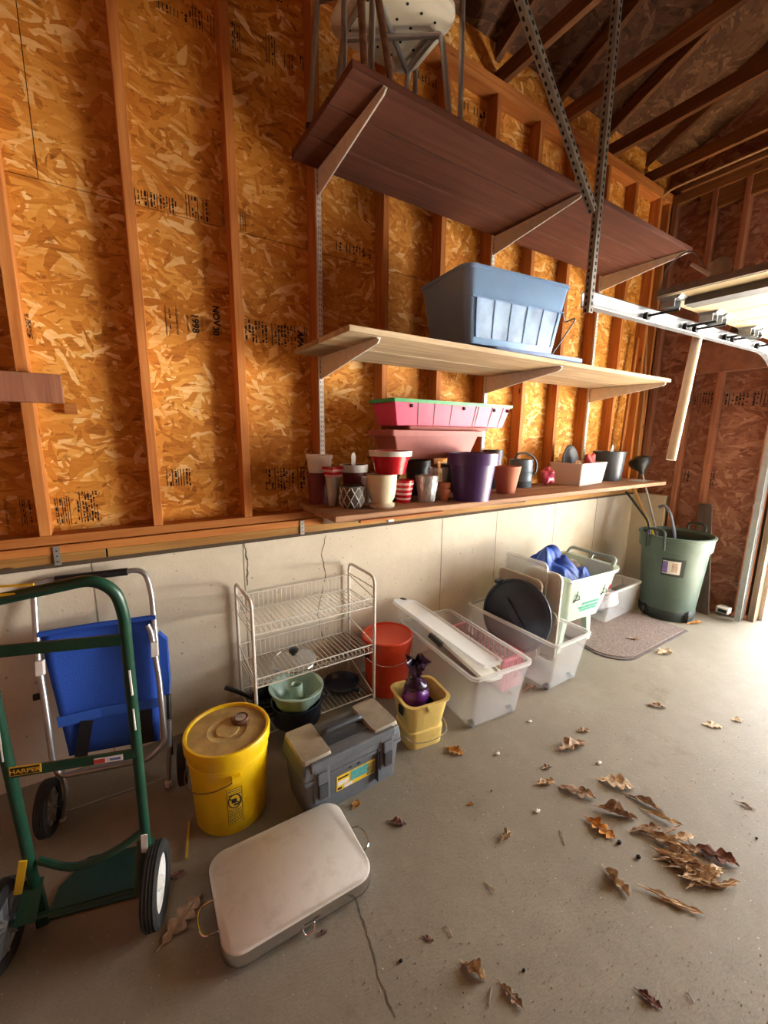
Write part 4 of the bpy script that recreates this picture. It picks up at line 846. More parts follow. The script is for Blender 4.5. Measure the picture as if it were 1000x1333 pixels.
# --- yellow pail with purple bag
pl_ = thing('plastic_pail', 'butter yellow square pail holding a purple bag and soil', 'pail', (1.185, 1.485, 0), math.radians(-8))
part('body', MB().loft([rr(.19, .17, .04, 0), rr(.20, .18, .04, .09), rr(.185, .165, .04, .095), rr(.19, .17, .04, .105), rr(.235, .215, .05, .235), rr(.25, .23, .05, .24), rr(.255, .235, .05, .25), rr(.225, .205, .05, .25), rr(.18, .16, .04, .12)]), 'cream_plastic', pl_)
part('pour_notch', MB().prism([(-.03, -.119, .252), (.03, -.119, .252), (0, -.112, .20)], (0, .004, 0)), 'cream_plastic', pl_, False)
part('bail_handle', MB().tube(fillet([(-.12, -.02, .1), (-.11, -.11, .07), (.0, -.125, .055), (.11, -.11, .07), (.12, -.02, .1)], .06), .003, 6), 'chrome', pl_)
part('clip', MB().bb(-.131, -.122, -.06, -.02, .19, .23), 'black', pl_, False)
single('potting_soil', MB().loft([rr(.175, .155, .04, .0), rr(.19, .17, .04, .035)]), 'soil', 'dark soil in the yellow pail beside the purple bag', 'soil', (1.185, 1.485, .123), math.radians(-8))
pbg = thing('purple_bag', 'purple plastic bag twisted shut at the top, in the yellow pail', 'bag', (1.168, 1.497, .160))
part('sack', blob(.07, 12, (1.0, .85, 1.1), .1), 'purple_bag', pbg); part('film_top', blob(.06, 13, (1.0, .85, .65), .12).move((0, 0, .085)), 'purple_film', pbg)
mb = MB(); rn = random.Random(2); rings = []
for r, z in ((.055, .115), (.03, .145), (.014, .17), (.013, .178), (.026, .205), (.04, .235), (.05, .262), (.042, .255), (.02, .2), (.008, .18)):
    rings.append([(r*(1+.35*math.sin(5*a+z*40)+.2*math.sin(9*a-z*70))*math.cos(a), r*(1+.35*math.sin(5*a+z*40)+.2*math.sin(9*a-z*70))*math.sin(a), z+r*.35*math.sin(3*a+1)) for a in [2*PI*k/22 for k in range(22)]])
part('twisted_neck', mb.loft(rings), 'purple_film', pbg)
# --- clear bin with lids
def caster_bin(name, label, loc, rz, w0, d0, w1, d1, h):
    t = thing(name, label, 'bin', loc, rz); tub(t, w0, d0, w1, d1, h, .035, 'clear', rimmat='clear_rim', lip=.018)
    for sx in (-1, 1): part('caster', MB().disc((sx*(w0/2-.03), -d0/2+.03, -.002), (1, 0, 0), .02, .018, 14), 'black', t)
    return t
caster_bin('clear_bin', 'tall clear bin on casters holding two loose lids', (1.617, 1.665, .024), math.radians(-5), .33, .64, .39, .74, .315)
def lid(name, label, mat, A, B, wdir, wd, th=.018, lab=None, group=None):
    A, B = Vector(A), Vector(B); e = B-A; L = e.length; ex = e.normalized(); wv = Vector(wdir); wv = (wv-ex*wv.dot(ex)).normalized(); nn = ex.cross(wv)
    m = Matrix((ex, wv, nn)).transposed().to_4x4(); m.translation = (A+B)/2+wv*wd/2
    mb = MB().loft([rr(L, wd, .05, 0), rr(L, wd, .05, th), rr(L-.03, wd-.03, .045, th), rr(L-.05, wd-.05, .04, th*.35)]).xf(m)
    z = min(v[2] for v in mb.v); o = ((A+B)/2).copy(); o.z = z
    t = thing(name, label, 'lid', o, 0, group); part('panel', mb, mat, t, world=True); return t, m, L
t, m, L = lid('container_lid', 'clear bin lid with black end clip leaning in the tall clear bin', 'clear_lid', (1.365, 2.04, .49), (1.50, 1.37, .33), (.9, .12, -.32), .27)
part('end_clip', MB().bb(-L/2-.012, -L/2+.01, -.02, .02, -.004, .022).xf(m), 'black', t, False, world=True)
t, m, L = lid('container_lid', 'whitish bin lid lying under the clipped lid in the tall clear bin', 'white_lid', (1.475, 1.93, .390), (1.53, 1.375, .235), (.9, .12, -.25), .21)
part('side_clip', MB().bb(-.12, -.02, -.145, -.125, -.004, .022).xf(m), 'black', t, False, world=True)
# --- pink basket
pk = thing('laundry_basket', 'pink slotted plastic basket between the two clear bins', 'basket', (1.925, 1.76, 0), math.radians(-2.5))
def slat_wall(a, b, h, n, name, zlo=.02):
    a, b = Vector(a), Vector(b); d = b-a
    part('wall_band', MB().beam(a+V(0, 0, .03), b+V(0, 0, .03), .006, .06), 'pink', pk, False); part('rim', MB().beam(a+V(0, 0, h), b+V(0, 0, h), .02, .018), 'pink', pk, False, bevel=.003)
    part('wall_band', MB().beam(a+V(0, 0, h*.62), b+V(0, 0, h*.62), .005, .012), 'pink', pk, False)
    for i in range(n+1):
        q = a+d*(i/n); part('slat', MB().beam(q+V(0, 0, .05), q+V(0, 0, h), .012 if abs(d.x) > abs(d.y) else .005, .005 if abs(d.x) > abs(d.y) else .012, (0, 1, 0)), 'pink', pk, False)
bw, bd, bh = .083, .25, .2
for a, b, n in (((-bw, -bd, 0), (bw, -bd, 0), 8), ((-bw, bd, 0), (bw, bd, 0), 8), ((-bw, -bd, 0), (-bw, bd, 0), 14), ((bw, -bd, 0), (bw, bd, 0), 14)): slat_wall(a, b, bh, n, 'w')
part('bottom', MB().bb(-bw, bw, -bd, bd, .001, .008), 'pink', pk, False)
single('tape_roll', MB().loft([[(r*math.cos(2*PI*k/24), y, r*math.sin(2*PI*k/24)) for k in range(24)] for r, y in ((.055, -.02), (.055, .02), (.038, .02), (.038, -.02))], False, False, closed=True), 'yellow', 'yellow tape roll standing in the pink basket', 'tape', (1.925, 1.66, .064), 1.2)
# --- second clear bin with lids and round lid
caster_bin('clear_bin', 'long clear bin holding a round navy lid and upright lids', (2.20, 1.665, .024), 0, .29, .62, .34, .72, .315)
nl = thing('round_lid', 'round navy bin lid leaning upright in the long clear bin', 'lid', (2.19, 1.70, .075)); c0 = V(2.15, 1.70, .345)
nv = V(-.95, -.2, .22).normalized(); u_ = nv.orthogonal().normalized(); v_ = nv.cross(u_)
part('disc', MB().loft([[c0+nv*z+(u_*math.cos(2*PI*k/40)+v_*math.sin(2*PI*k/40))*r for k in range(40)] for r, z in ((.235, -.012), (.24, -.005), (.24, .012), (.225, .014), (.22, .006), (.19, .006), (.17, .02), (.01, .024))]), 'navy_lid', nl, world=True)
part('grip', MB().beam(c0+nv*.03-u_*.12, c0+nv*.03+u_*.12, .05, .02, nv), 'navy_lid', nl, False, world=True, bevel=.006)
h_ = c0+V(.0, .16, .19); part('edge_tab', MB().bb(h_.x-.03, h_.x+.03, h_.y-.02, h_.y+.02, h_.z-.015, h_.z+.01), 'navy_lid', nl, False, world=True, bevel=.006)
def upright_lid(label, mat, x, pxs, zb, lean, ypx=None):
    a, b = wx(*pxs[0], x), wx(*pxs[1], x); y0, y1 = min(a.y, b.y), max(a.y, b.y); zt = (a.z+b.z)/2; y0 = max(y0, 1.375); y1 = min(y1, 1.955)
    m = Matrix.Translation((x, (y0+y1)/2, zb)) @ Matrix.Rotation(lean, 4, 'Y') @ Matrix.Rotation(-PI/2, 4, 'Y') 
    L = zt-zb; mb = MB().loft([rr(L, y1-y0, .045, 0, 5, L/2), rr(L, y1-y0, .045, .016, 5, L/2), rr(L-.03, y1-y0-.03, .04, .016, 5, L/2), rr(L-.05, y1-y0-.05, .035, .006, 5, L/2)]).xf(m)
    return single('container_lid', mb, mat, label, 'lid', (x, (y0+y1)/2, zb), world=True)
upright_lid('clear ribbed bin lid standing tallest behind the round navy lid', 'clear_lid', 2.30, ((653, 713), (713, 737)), .04, .03)
upright_lid('beige bin lid standing just behind the round navy lid', 'beige_lid', 2.262, ((649, 735), (708, 757)), .04, .0)
upright_lid('beige bin lid with white edge standing near the recycling bin', 'beige_lid', 2.335, ((690, 733), (733, 752)), .04, .02)
q = wx(718, 805, 2.24); single('cream_cord', MB().tube([q+V(0, .04*math.cos(a), .045*math.sin(a)) for a in [2*PI*k/16 for k in range(15)]]+[q+V(-.01, .03, -.1)], .0035, 6), 'cream', 'loop of cream cord hung on the upright lids', 'cord', tuple(q+V(0, 0, -.1)), world=True)
# --- recycling bin on its stand
rc = thing('recycling_bin', 'pale green recycling bin with grips, holding a blue tarp', 'recycling bin', (2.745, 1.745, .255), math.radians(-3))
def rring(wx0, wx1, d, z, zf, t=0, r=.04):
    out = []
    for x, y, _ in rr(wx1-wx0-2*t, d-2*t, r, 0, 5, (wx0+wx1)/2, 0):
        e = abs(x-(wx0+wx1)/2)/((wx1-wx0)/2); k = max(0, (e-.55)/.45); out.append((x, y, z+zf*k*k*(3-2*k)))
    return out
part('body', MB().loft([rring(-.24, .14, .38, 0, 0), rring(-.30, .25, .47, .255, .06), rring(-.315, .27, .49, .262, .065), rring(-.315, .27, .49, .275, .07), rring(-.30, .25, .47, .275, .07, .012), rring(-.24, .14, .38, .006, 0, .006)]), 'recycle', rc)
part('end_grip', MB().tube(fillet([(.245, -.19, .33), (.29, -.19, .385), (.29, .19, .385), (.245, .19, .33)], .04), .014, 8), 'recycle_in', rc); part('grip_divider', MB().beam((.255, 0, .33), (.29, 0, .385), .03, .012), 'recycle_in', rc, False)
part('end_panel', MB().hexa([(.235, -.2, .2), (.235, .2, .2), (.245, .2, .2), (.245, -.2, .2)], [(.268, -.2, .345), (.268, .2, .345), (.28, .2, .345), (.28, -.2, .345)]), 'recycle_in', rc, False)
def rfront(x, z): return (x, -.19-.045*z/.255-.0015, z)
for cx in (-.17, .13):
    for a, b in (((cx-.015, .235), (cx-.02, .165)), ((cx-.035, .165), (cx+.03, .165)), ((cx-.018, .205), (cx+.012, .195)), ((cx+.012, .195), (cx+.02, .172)), ((cx-.02, .165), (cx-.035, .15))):
        part('figure_print', MB().tube([rfront(*a), rfront(*b)], .0028, 5), 'ink', rc)
for z, x0, x1 in ((.118, -.09, .07), (.090, -.12, .075), (.068, -.10, .06)):
    x = x0; rn = random.Random(int(z*1000))
    while x < x1: b = x+rn.uniform(.012, .03); part('slogan_print', MB().beam(rfront(x, z), rfront(b, z+.004), .002, .014), 'teal_mark', rc, False); x = b+.006
sd = thing('bin_stand', 'pale green plastic stand under the recycling bin', 'stand', (2.70, 1.745, 0))
part('deck', MB().loft([rr(.34, .30, .02, .235), rr(.35, .31, .02, .253)]), 'recycle', sd)
for sx in (-1, 1):
    for sy in (-1, 1): part('leg', MB().hexa([(sx*.15-.02+.03*sx, sy*.12-.02, .0145*(sx > 0)), (sx*.15+.02+.03*sx, sy*.12-.02, .0145*(sx > 0)), (sx*.15+.02+.03*sx, sy*.12+.02, .0145*(sx > 0)), (sx*.15-.02+.03*sx, sy*.12+.02, .0145*(sx > 0))], [(sx*.14-.03, sy*.12-.025, .236), (sx*.14+.03, sy*.12-.025, .236), (sx*.14+.03, sy*.12+.025, .236), (sx*.14-.03, sy*.12+.025, .236)]), 'recycle', sd, False, bevel=.004)
g = 40; vs = []; rn = random.Random(4)
for j in range(g):
    for i in range(g):
        u, v = i/(g-1), j/(g-1); x = -.17+.34*u; y = -.17+.32*v
        z = .055*abs(math.sin(u*5.2+v*3+.6*math.sin(v*7)))+.04*abs(math.sin(v*7-u*4+1))+.018*abs(math.sin(u*15+v*9))+.17*math.exp(-((u-.3)**2*5+(v-.7)**2*6)); e = min(u, 1-u, v, 1-v); vs.append((x+.02*math.sin(v*11), y+.02*math.sin(u*9), max(-.05, z-.07-.05*max(0, .12-e)/.12)))
single('blue_tarp', MB().add(vs, [(j*g+i, j*g+i+1, (j+1)*g+i+1, (j+1)*g+i) for j in range(g-1) for i in range(g-1)]), 'tarp', 'crumpled blue tarp heaped in the recycling bin', 'tarp', (2.665, 1.755, .55))
single('clear_bottles', blob(.048, 21, (.8, 1.3, .8), .2), 'clear_rim', 'crumpled clear plastic beside the tarp in the recycling bin', 'plastic', (2.915, 1.82, .50))
# ================================================================== GRIDDLE
gr = thing('electric_griddle', 'flat off-white lidded griddle with chrome edge and wire handles', 'griddle', (.377, 1.150, 0), math.radians(-2))
part('lid', MB().loft([rr(.475, .335, .06, .040, 8), rr(.485, .345, .062, .044, 8), rr(.485, .345, .062, .066, 8), rr(.476, .336, .06, .070, 8)]), 'griddle', gr)
part('chrome_band', MB().loft([rr(.478, .338, .06, .016, 8), rr(.488, .348, .064, .022, 8), rr(.490, .350, .064, .060, 8), rr(.486, .346, .062, .067, 8)], False, False), 'chrome', gr)
part('tray', MB().loft([rr(.44, .30, .06, .010, 8), rr(.482, .342, .062, .018, 8), rr(.482, .342, .062, .05, 8)]), 'galv', gr)
for s_ in (-1, 1):
    part('wire_handle', MB().tube(fillet([(s_*.243, -.05, .03), (s_*.285, -.045, .03), (s_*.295, 0, .032), (s_*.285, .045, .03), (s_*.243, .05, .03)], .03), .003, 6), 'chrome', gr)
    for sy in (-1, 1): part('foot', MB().disc((s_*.18, sy*.12, .006), (0, 0, 1), .012, .012, 10), 'black', gr)
part('latch', MB().tube(fillet([(-.02, -.174, .03), (-.015, -.186, .016), (.015, -.186, .016), (.02, -.174, .03)], .01), .003, 6), 'chrome', gr)
# ================================================================== HAND TRUCK AND FOLDED BEACH CHAIR
def plane_pick(P0, P1, P2):
    P0, P1, P2 = Vector(P0), Vector(P1), Vector(P2); n = (P1-P0).cross(P2-P0).normalized()
    if n.y > 0: n = -n
    def f(px, py, off=0): d = ray(px, py); return CAM+d*((P0-CAM).dot(n)/d.dot(n))+n*off
    return f, n
hp, hn = plane_pick((-.045, 1.35, .15), (-.01, 1.20, 1.055), (-.395, 1.445, .15))
ht = thing('hand_truck', 'dark green steel hand truck with bent loop handle in front of the blue chair', 'hand truck', (-.2, 1.36, 0))
E_ = V(.965, -.262, 0)
rb_, rt_ = hp(192, 1112), hp(163, 800); lb_, lt_ = hp(48, 1165), None
W_ = rb_-lb_
lt_ = rt_-W_*1.0
hc = hp(135, 757); hl = hc-W_*.92
part('loop_frame', MB().tube(fillet([rb_, hp(176, 950), hp(161, 798), hp(150, 768), hp(120, 754), hl+(hp(120, 754)-hc), hl-W_*.10, lt_-V(0, 0, .02), lb_], .06, 6), .0145, 12), 'green', ht, world=True)
for o_ in (-5.5, 5.5): part('yellow_band', MB().tube([hp(46, 764+o_, .008), hp(-60, 771+o_, .008)], .0035, 6), 'label_y', ht, world=True)
def flat_bar(p, q, h, name): return part(name, MB().beam(p-hn*0, q-hn*0, .006, h), 'green', ht, False, world=True)
b1 = flat_bar(hp(160, 829, .012), hp(-40, 848, .012), .030, 'cross_bar'); b2 = flat_bar(hp(177, 976, .012), hp(18, 1001, .012), .028, 'cross_bar')
part('scratch', MB().tube([hp(170, 868, .0145), hp(174, 900, .0145)], .003, 5), 'white', ht, world=True); part('scratch', MB().tube([hp(175, 918, .0145), hp(178, 945, .0145)], .0025, 5), 'white', ht, world=True)
part('scratch', MB().tube([hp(1, 935, .0145), hp(8, 985, .0145)], .003, 5), 'white', ht, world=True)
q0, q1 = hp(16, 998, .0165), hp(57, 992, .0165); ex = (q1-q0).normalized(); mid = (q0+q1)/2
upv = hn.cross(ex)*-1
if upv.z < 0: upv = -upv
lab = part('name_plate', MB().beam(q0, q1, .003, .026), 'gold', ht, False, world=True)
part('name_plate_face', MB().beam(q0+ex*.003+hn*.001, q1-ex*.003+hn*.001, .003, .021), 'black', lab, False, world=True)
m = frame(mid+hn*.0032-ht.location, ex, upv); text('HARPER', .019, 'gold', lab, m, bold=.0004)
s0, s1 = hp(125, 985, .0165), hp(162, 979, .0165)
stk = part('flag_sticker', MB().beam(s0, s1, .002, .017), 'sticker_white', ht, False, world=True); part('sticker_print', MB().beam(s0+hn*.001, s0.lerp(s1, .38)+hn*.001, .002, .013), 'red_print', stk, False, world=True); part('sticker_print', MB().beam(s0.lerp(s1, .55)+hn*.001, s0.lerp(s1, .92)+hn*.001, .002, .007), 'blue_print', stk, False, world=True)
# lower curved bars, toe plate
for yo, py in ((0, 0),):
    part('curved_brace', MB().tube(fillet([hp(190, 1078), hp(150, 1098)+hn*.03, hp(100, 1118)+hn*.03, hp(50, 1120)], .08), .011, 8), 'green', ht, world=True)
zr, zl = V(rb_.x, rb_.y, 0), V(lb_.x, lb_.y, 0); bk_ = V(.26, .965, 0)
part('toe_plate', MB().loft([[zl+bk_*.02+V(0, 0, .002), zr+bk_*.02+V(0, 0, .002), zr+bk_*.12+V(0, 0, .002), zr+bk_*.21-E_*.06+V(0, 0, .002), zl+bk_*.21+E_*.06+V(0, 0, .002), zl+bk_*.12+V(0, 0, .002)], [zl+bk_*.02+V(0, 0, .007), zr+bk_*.02+V(0, 0, .007), zr+bk_*.12+V(0, 0, .007), zr+bk_*.21-E_*.06+V(0, 0, .007), zl+bk_*.21+E_*.06+V(0, 0, .007), zl+bk_*.12+V(0, 0, .007)]]), 'green', ht, False, world=True)
for q in (rb_, lb_): part('leg_foot', MB().beam(q+V(0, 0, .03), V(q.x, q.y+.02, .004), .03, .03, (0, 1, 0)), 'green', ht, False, world=True)
WR = .115; wr = fl(203, 1150, WR); wlc = wr-E_*.40
for q in (rb_, lb_): part('axle_bracket', MB().beam(q+V(0, 0, .06), V(q.x, q.y, 0)+V(-.02, -.07, WR), .008, .05, (1, 0, 0)), 'green', ht, False, world=True)
part('axle', MB().tube([wlc-E_*.02, wr+E_*.02], .008, 8), 'green', ht, world=True)
def wheel(par, c, ax, r, wd, hub, spokes=0, hubmat='white'):
    ax = Vector(ax).normalized(); u = ax.orthogonal().normalized(); v = ax.cross(u); c = Vector(c)
    rg = lambda rr_, o: [c+ax*o+(u*math.cos(2*PI*k/36)+v*math.sin(2*PI*k/36))*rr_ for k in range(36)]
    ty = part('tyre', MB().loft([rg(hub, -wd*.42), rg(r*.93, -wd/2), rg(r, -wd*.32), rg(r*.985, -wd*.2), rg(r, -wd*.1), rg(r*.985, 0), rg(r, wd*.1), rg(r*.985, wd*.2), rg(r, wd*.32), rg(r*.93, wd/2), rg(hub, wd*.42)], False, False, True), 'rubber', par, world=True)
    hb = part('hub', MB().loft([rg(hub*1.01, -wd*.3), rg(hub*.9, -wd*.15), rg(hub*.3, -wd*.2), rg(hub*.22, -wd*.5), rg(.006, -wd*.5), rg(.006, wd*.5), rg(hub*.22, wd*.5), rg(hub*.3, wd*.2), rg(hub*.9, wd*.15), rg(hub*1.01, wd*.3)], False, False, True), hubmat, par, world=True)
    for k in range(spokes):
        a = 2*PI*k/spokes; d = u*math.cos(a)+v*math.sin(a)
        for o in (-wd*.3, wd*.3): part('spoke', MB().beam(c+ax*o+d*hub*.2, c+ax*o*.9+d*hub*.98, .004, .012, ax), hubmat, hb, False, world=True)
wheel(ht, wr, E_, WR, .045, .078); wheel(ht, wlc, E_, WR, .045, .078, 10, 'galv')
part('barcode_label', MB().beam(hp(189, 1080, .016), hp(190, 1104, .016), .018, .002, tuple(hn)), 'sticker_white', ht, False, world=True)
part('warning_sticker', MB().beam(hp(34, 1112, .018), hp(27, 1155, .018), .02, .003, tuple(hn)), 'label_y', ht, False, world=True)
# folded chair
cp, cn = plane_pick((-.306, 1.875, 0), (.075, 1.813, 0), (.034, 2.06, .91))
bc_ = thing('beach_chair', 'folded blue canvas beach chair with aluminium tube frame and small wheels', 'folding chair', (-.12, 1.86, 0))
part('back_frame', MB().tube(fillet([cp(50, 868), cp(47, 820), cp(43, 760, -.0), cp(60, 755), cp(188, 741), cp(197, 770), cp(203, 836)], .045, 6), .0115, 10), 'alu', bc_, world=True)
part('foam_grip', MB().tube([cp(72, 755), cp(166, 744)], .0165, 10), 'black', bc_, world=True)
part('seat_frame', MB().tube(fillet([cp(54, 862, .03), cp(62, 912, .03), cp(72, 985, .03), cp(80, 1006, .03), cp(195, 984, .03), cp(216, 962, .03), cp(208, 880, .03), cp(198, 822, .03), cp(193, 812, .03)], .03, 5), .0115, 10), 'alu', bc_, world=True)
part('leg', MB().tube(fillet([cp(84, 1000, .03), cp(90, 1025, .03), cp(83, 1063, .02)], .03), .010, 8), 'alu', bc_, world=True); part('leg', MB().tube([cp(221, 935, .02), cp(220, 1018, .01)], .010, 8), 'alu', bc_, world=True)
for q in ((83, 1063), (220, 1017)): part('foot_cap', MB().disc(cp(*q, .02), (0, 0, 1), .014, .02, 10), 'white', bc_, world=True)
part('rear_axle', MB().tube([cp(90, 1052, .02), cp(219, 1010, .01)], .004, 6), 'alu', bc_, world=True)
g1, g2 = 14, 12; vs = []
TL, TR, BL, BR = (52, 826), (202, 800), (90, 985), (208, 965)
for j in range(g2):
    for i in range(g1):
        u, v = i/(g1-1), j/(g1-1)*(g1-1)/(g2-1)
        a = TL[0]+(TR[0]-TL[0])*u, TL[1]+(TR[1]-TL[1])*u; b = BL[0]+(BR[0]-BL[0])*u, BL[1]+(BR[1]-BL[1])*u
        vs.append(cp(a[0]+(b[0]-a[0])*v, a[1]+(b[1]-a[1])*v, -.018*math.sin(PI*u)+.004*math.sin(7*u+5*v)))
fb = MB().add(vs, [(j*g1+i, j*g1+i+1, (j+1)*g1+i+1, (j+1)*g1+i) for j in range(g2-1) for i in range(g1-1)])
cv = part('canvas', fb, 'blue_cloth', bc_, world=True); sm = cv.modifiers.new('thickness', 'SOLIDIFY'); sm.thickness = .004
part('top_hem', MB().tube([cp(50, 826, .004), cp(125, 814, -.012), cp(203, 803, .004)], .012, 8), 'blue_cloth', bc_, world=True)
part('seam_band', MB().loft([[cp(74, 934, .006), cp(74, 934, .002), cp(77, 947, .002), cp(77, 947, .006)], [cp(130, 922, -.008), cp(130, 922, -.012), cp(132, 934, -.012), cp(132, 934, -.008)], [cp(206, 908, .006), cp(206, 908, .002), cp(207, 920, .002), cp(207, 920, .006)]]), 'blue_hem', bc_, False, world=True)
for a, b in (((113, 938), (106, 984)), ((190, 918), (192, 966))): part('strap', MB().beam(cp(*a, -.002), cp(*b, .006), .045, .004, tuple(cn)), 'dark_strap', bc_, False, world=True)
part('side_pouch', MB().loft([[cp(205, 825, -.03), cp(216, 835, -.03), cp(216, 835, -.09), cp(205, 825, -.09)], [cp(208, 880, -.02), cp(220, 890, -.02), cp(220, 890, -.10), cp(208, 880, -.10)], [cp(210, 905, -.03), cp(219, 912, -.03), cp(219, 912, -.08), cp(210, 905, -.08)]]), 'blue_cloth', bc_, world=True)
for q in ((56, 866), (202, 842)): part('corner_clip', MB().beam(cp(q[0], q[1]-9, .035), cp(q[0]+1, q[1]+10, .035), .028, .026, tuple(cn)), 'white', bc_, False, world=True, bevel=.003)
part('pivot_bolt', MB().disc(cp(53, 905, .01), (1, 0, 0), .014, .04, 10), 'black', bc_, world=True)
part('arm_tube', MB().tube([cp(219, 905, -.01), cp(222, 985, -.02)], .010, 8), 'black', bc_, world=True)
CW = .10
wheel(bc_, fl(61, 1060, CW)+V(0, .035, 0), (1, -.16, 0), CW, .04, .066, 8, 'galv_dark'); wheel(bc_, fl(239, 1000, CW)+V(.0, .03, 0), (1, -.16, 0), CW*.85, .035, .055, 6, 'galv_dark')
single('yellow_stick', MB().beam(fl(246, 1070, .01)+V(0, 0, 0), fl(243, 1118, .01), .008, .008), 'yellow_strip', 'thin yellow stick on the floor between the hand truck and yellow bucket', 'stick', tuple(fl(245, 1094, .006)), smooth=False, world=True)
# ================================================================== LEAVES AND LITTER
def oak_leaf(seed, L, wd, curl=.3, lobes=4):
    rn = random.Random(seed); nseg = lobes*6; ns = 4; vs = []; fs = []
    for i in range(nseg+1):
        t = i/nseg; env = math.sin(PI*min(1, t*1.02)**.8)**.7; lob = .34+.66*abs(math.cos(PI*lobes*t+rn.uniform(-.15, .15)))
        hw = max(.03, env*lob)*wd/2
        x = (t-.5)*L
        for k in range(-ns, ns+1):
            f = k/ns; y = f*hw; y2 = y
            z = .42*curl*wd*(abs(f)**1.6)*env*(1+.6*math.sin(t*9+k+seed))+.022*L*math.sin(t*5+seed)+rn.uniform(-.02, .02)*wd
            vs.append((x+.10*L*abs(f)*env, y2*(1-.35*curl*abs(f)), z))
    w2 = 2*ns+1
    for i in range(nseg):
        for k in range(2*ns): fs.append((i*w2+k, i*w2+k+1, (i+1)*w2+k+1, (i+1)*w2+k))
    mb = MB().add(vs, fs); mb.tube([(-.5*L-.25*L*.6, 0, .03*L), (-.5*L, 0, .05*L*math.sin(seed)), (.3*L, 0, .06*L*math.sin(3.5+seed)+.002)], .0016, 4)
    zm = min(v[2] for v in mb.v); return mb.move((0, 0, -zm+.0005))
LV = [(745, 973, .17, .09, 20, 'leaf2', .5, 'broad folded tan oak leaf by itself near the clear bins'), (712, 1000, .05, .04, 200, 'leaf2', .5, 'small brown leaf beyond the broad folded tan leaf'), (711, 1020, .09, .05, 10, 'leaf1', .6, 'tan arched leaf next to the long lobed leaf'), (752, 1033, .15, .075, -25, 'leaf2', .35, 'long lobed brown leaf lying nearly flat by the curled leaf'), (803, 1022, .14, .10, -20, 'leaf1', .3, 'wide tan lobed leaf at the head of the scattered leaves'), (840, 1046, .13, .045, -38, 'leaf2', .7, 'narrow curled leaf just above the leaf heap'), (803, 1060, .15, .07, -20, 'leaf2', .9, 'dark tightly curled oak leaf among the scattered leaves'), (782, 1080, .11, .08, -50, 'leaf4', .3, 'ochre yellow spread oak leaf on the concrete floor'), (803, 1150, .10, .06, -70, 'leaf1', .9, 'pale crumpled leaf casting a shadow by itself'), (933, 1116, .13, .085, -35, 'leaf3', .5, 'dark reddish brown oak leaf near the leaf pile'), (659, 1090, .06, .045, 40, 'leaf1', .8, 'small tan twisted leaf alone on the stained floor'), (618, 1266, .07, .055, -35, 'leaf1', .9, 'tan cupped leaf alone on the bare floor'), (518, 1072, .07, .045, -10, 'leaf3', .5, 'small red-brown leaf to one side of the griddle handle'), (558, 1223, .035, .018, -20, 'leaf3', .3, 'tiny reddish leaf fragment on the open floor'), (846, 1302, .06, .035, -40, 'leaf3', .5, 'small dark leaf far from the other leaves'), (667, 1298, .07, .035, -50, 'leaf2', .5, 'thin twisted brown leaf next to a twig'), (640, 1157, .045, .014, -50, 'leaf1', .4, 'thin pale leaf sliver on the bare floor'), (855, 920, .10, .05, -15, 'leaf2', .4, 'brown leaf on the floor between mat and scattered leaves'), (928, 945, .10, .06, -10, 'leaf1', .2, 'flat pale leaf on the floor out in front of the door mat'), (972, 1050, .06, .02, -40, 'leaf2', .5, 'narrow brown leaf curl on the floor nearest the door opening'), (866, 850, .13, .10, 20, 'leaf1', .4, 'tan leaf on the floor at the edge of the door mat'), (825, 832, .09, .05, -10, 'leaf2', .4, 'small leaf lying on the door mat'), (905, 812, .16, .05, 10, 'leaf4', .4, 'ochre leaf under the trash can edge'), (592, 979, .09, .07, -30, 'leaf4', .3, 'small ochre leaf at the foot of the yellow pail'), (690, 897, .10, .07, 30, 'leaf2', .6, 'brown leaf against the long clear bin'), (665, 905, .09, .05, 0, 'leaf3', .5, 'dark leaf scraps between the clear bins'), (464, 1048, .05, .04, 60, 'leaf4', .4, 'small leaf between the toolbox and griddle'), (238, 1196, .15, .08, 70, 'leaf2', .15, 'flat brown leaf beside the hand truck wheel'), (231, 1140, .055, .035, 20, 'leaf3', .2, 'small dark leaf between hand truck and bucket'), (960, 938, .06, .05, 0, 'leaf1', .2, 'small flat pale leaf beside the flat pale leaf'), (613, 1047, .03, .02, 10, 'leaf4', .3, 'tiny ochre leaf crumb on the open floor'), (421, 1215, .03, .02, 30, 'leaf3', .5, 'tiny dark leaf crumb near the griddle'), (760, 952, .07, .05, 10, 'leaf2', .4, 'small lobed brown leaf behind the broad folded tan leaf')]
for i, (px, py, L, wd, rz, mat, curl, lab) in enumerate(LV):
    z = .0142 if (px, py) == (825, 832) else 0
    o = single('oak_leaf', oak_leaf(i+1, L, wd, curl), mat, lab or 'small dry brown oak leaf loose on the concrete floor', 'leaf', tuple(fl(px, py, z)), math.radians(rz-33), None if lab else 'loose dry leaves on the floor')
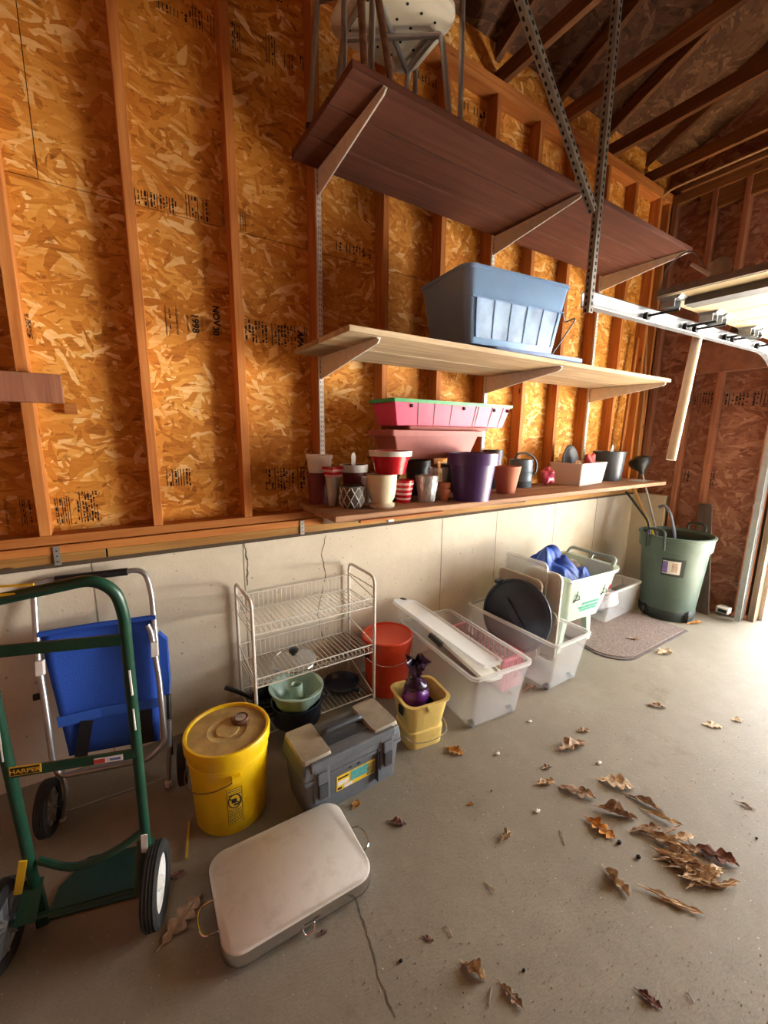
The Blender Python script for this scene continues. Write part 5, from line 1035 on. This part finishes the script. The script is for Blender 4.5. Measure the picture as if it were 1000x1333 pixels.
# the heap of shredded leaf strips
lp_ = thing('leaf_heap', 'long heap of shredded pale dead leaves on the concrete floor', 'leaf heap', fl(880, 1115))
rn = random.Random(11); path = [(852, 1072), (866, 1092), (880, 1110), (897, 1130), (912, 1145), (930, 1150)]
for k in range(34):
    s_ = rn.random()*(len(path)-1); i = int(s_); f = s_-i; px = path[i][0]*(1-f)+path[min(i+1, 5)][0]*f+rn.uniform(-14, 14); py = path[i][1]*(1-f)+path[min(i+1, 5)][1]*f+rn.uniform(-8, 8)
    o = part('leaf_strip', oak_leaf(50+k, rn.uniform(.07, .15), rn.uniform(.018, .05), .6, 3), ['leaf1', 'leaf1', 'leaf2'][k % 3], lp_)
    o.location = fl(px, py)-lp_.location; o.location.z = rn.uniform(0, .012); o.rotation_euler = (rn.uniform(-.2, .2), rn.uniform(-.15, .15), math.radians(rn.uniform(-80, -10)))
for k, (px, py, rz) in enumerate([(866, 1170, -60), (888, 1182, -55), (935, 1155, -35)]):
    o = part('leaf_strip', oak_leaf(90+k, .13, .03, .5, 3), 'leaf1', lp_); o.location = fl(px, py)-lp_.location; o.location.z = .001; o.rotation_euler = (0, 0, math.radians(rz))
for i, (px, py, s_) in enumerate([(806, 1098, .009), (831, 1117, .009), (985, 1092, .005), (522, 1252, .006), (682, 1264, .005), (640, 1030, .004)]): single('pebble', blob(s_, 60+i, (1, .8, .7), .15, 6), 'soil', 'small dark pebble on the concrete floor', 'pebble', tuple(fl(px, py)), 0, 'dark pebbles on the floor')
for i, (px, py) in enumerate([(700, 1057), (648, 982), (780, 994), (690, 940)]): single('paper_scrap', blob(.01, 70+i, (1.3, .8, .5), .3, 6), 'white', 'tiny white paper scrap on the concrete floor', 'scrap', tuple(fl(px, py)), 0, 'white scraps on the floor')
for i, (pa, pb) in enumerate([((640, 1285), (637, 1310)), ((729, 1080), (736, 1100)), ((893, 1292), (903, 1306)), ((579, 1205), (589, 1220))]): single('twig', MB().tube([fl(*pa, .003), (fl(*pa, .003)+fl(*pb, .003))/2+V(.005, .004, .002), fl(*pb, .003)], .0018, 5), 'leaf2', 'thin dry twig on the concrete floor', 'twig', tuple(fl(*pa, .001)), 0, 'dry twigs on the floor', world=True)
gm = MB(); rn = random.Random(5)
for k in range(900):
    px, py = rn.uniform(450, 1000), rn.uniform(850, 1333); q = fl(px, py); s_ = rn.uniform(.001, .0028)
    if q.y > 1.25 or q.x > 4.2 or (q-fl(880, 1115)).length < .3 or any((q-fl(l_[0], l_[1])).length < l_[2]*.8 for l_ in LV): continue
    gm.add([q+V(s_, 0, 0), q+V(-s_*.6, s_, 0), q+V(-s_*.6, -s_, 0), q+V(0, 0, s_*1.2)], [(0, 1, 3), (1, 2, 3), (2, 0, 3)])
go = single('floor_grit', gm, plain('grit', 'a89a85', .9, var=.4, scale=90), 'fine grit and crumbs scattered over the concrete floor', 'grit', smooth=False); go['kind'] = 'stuff'
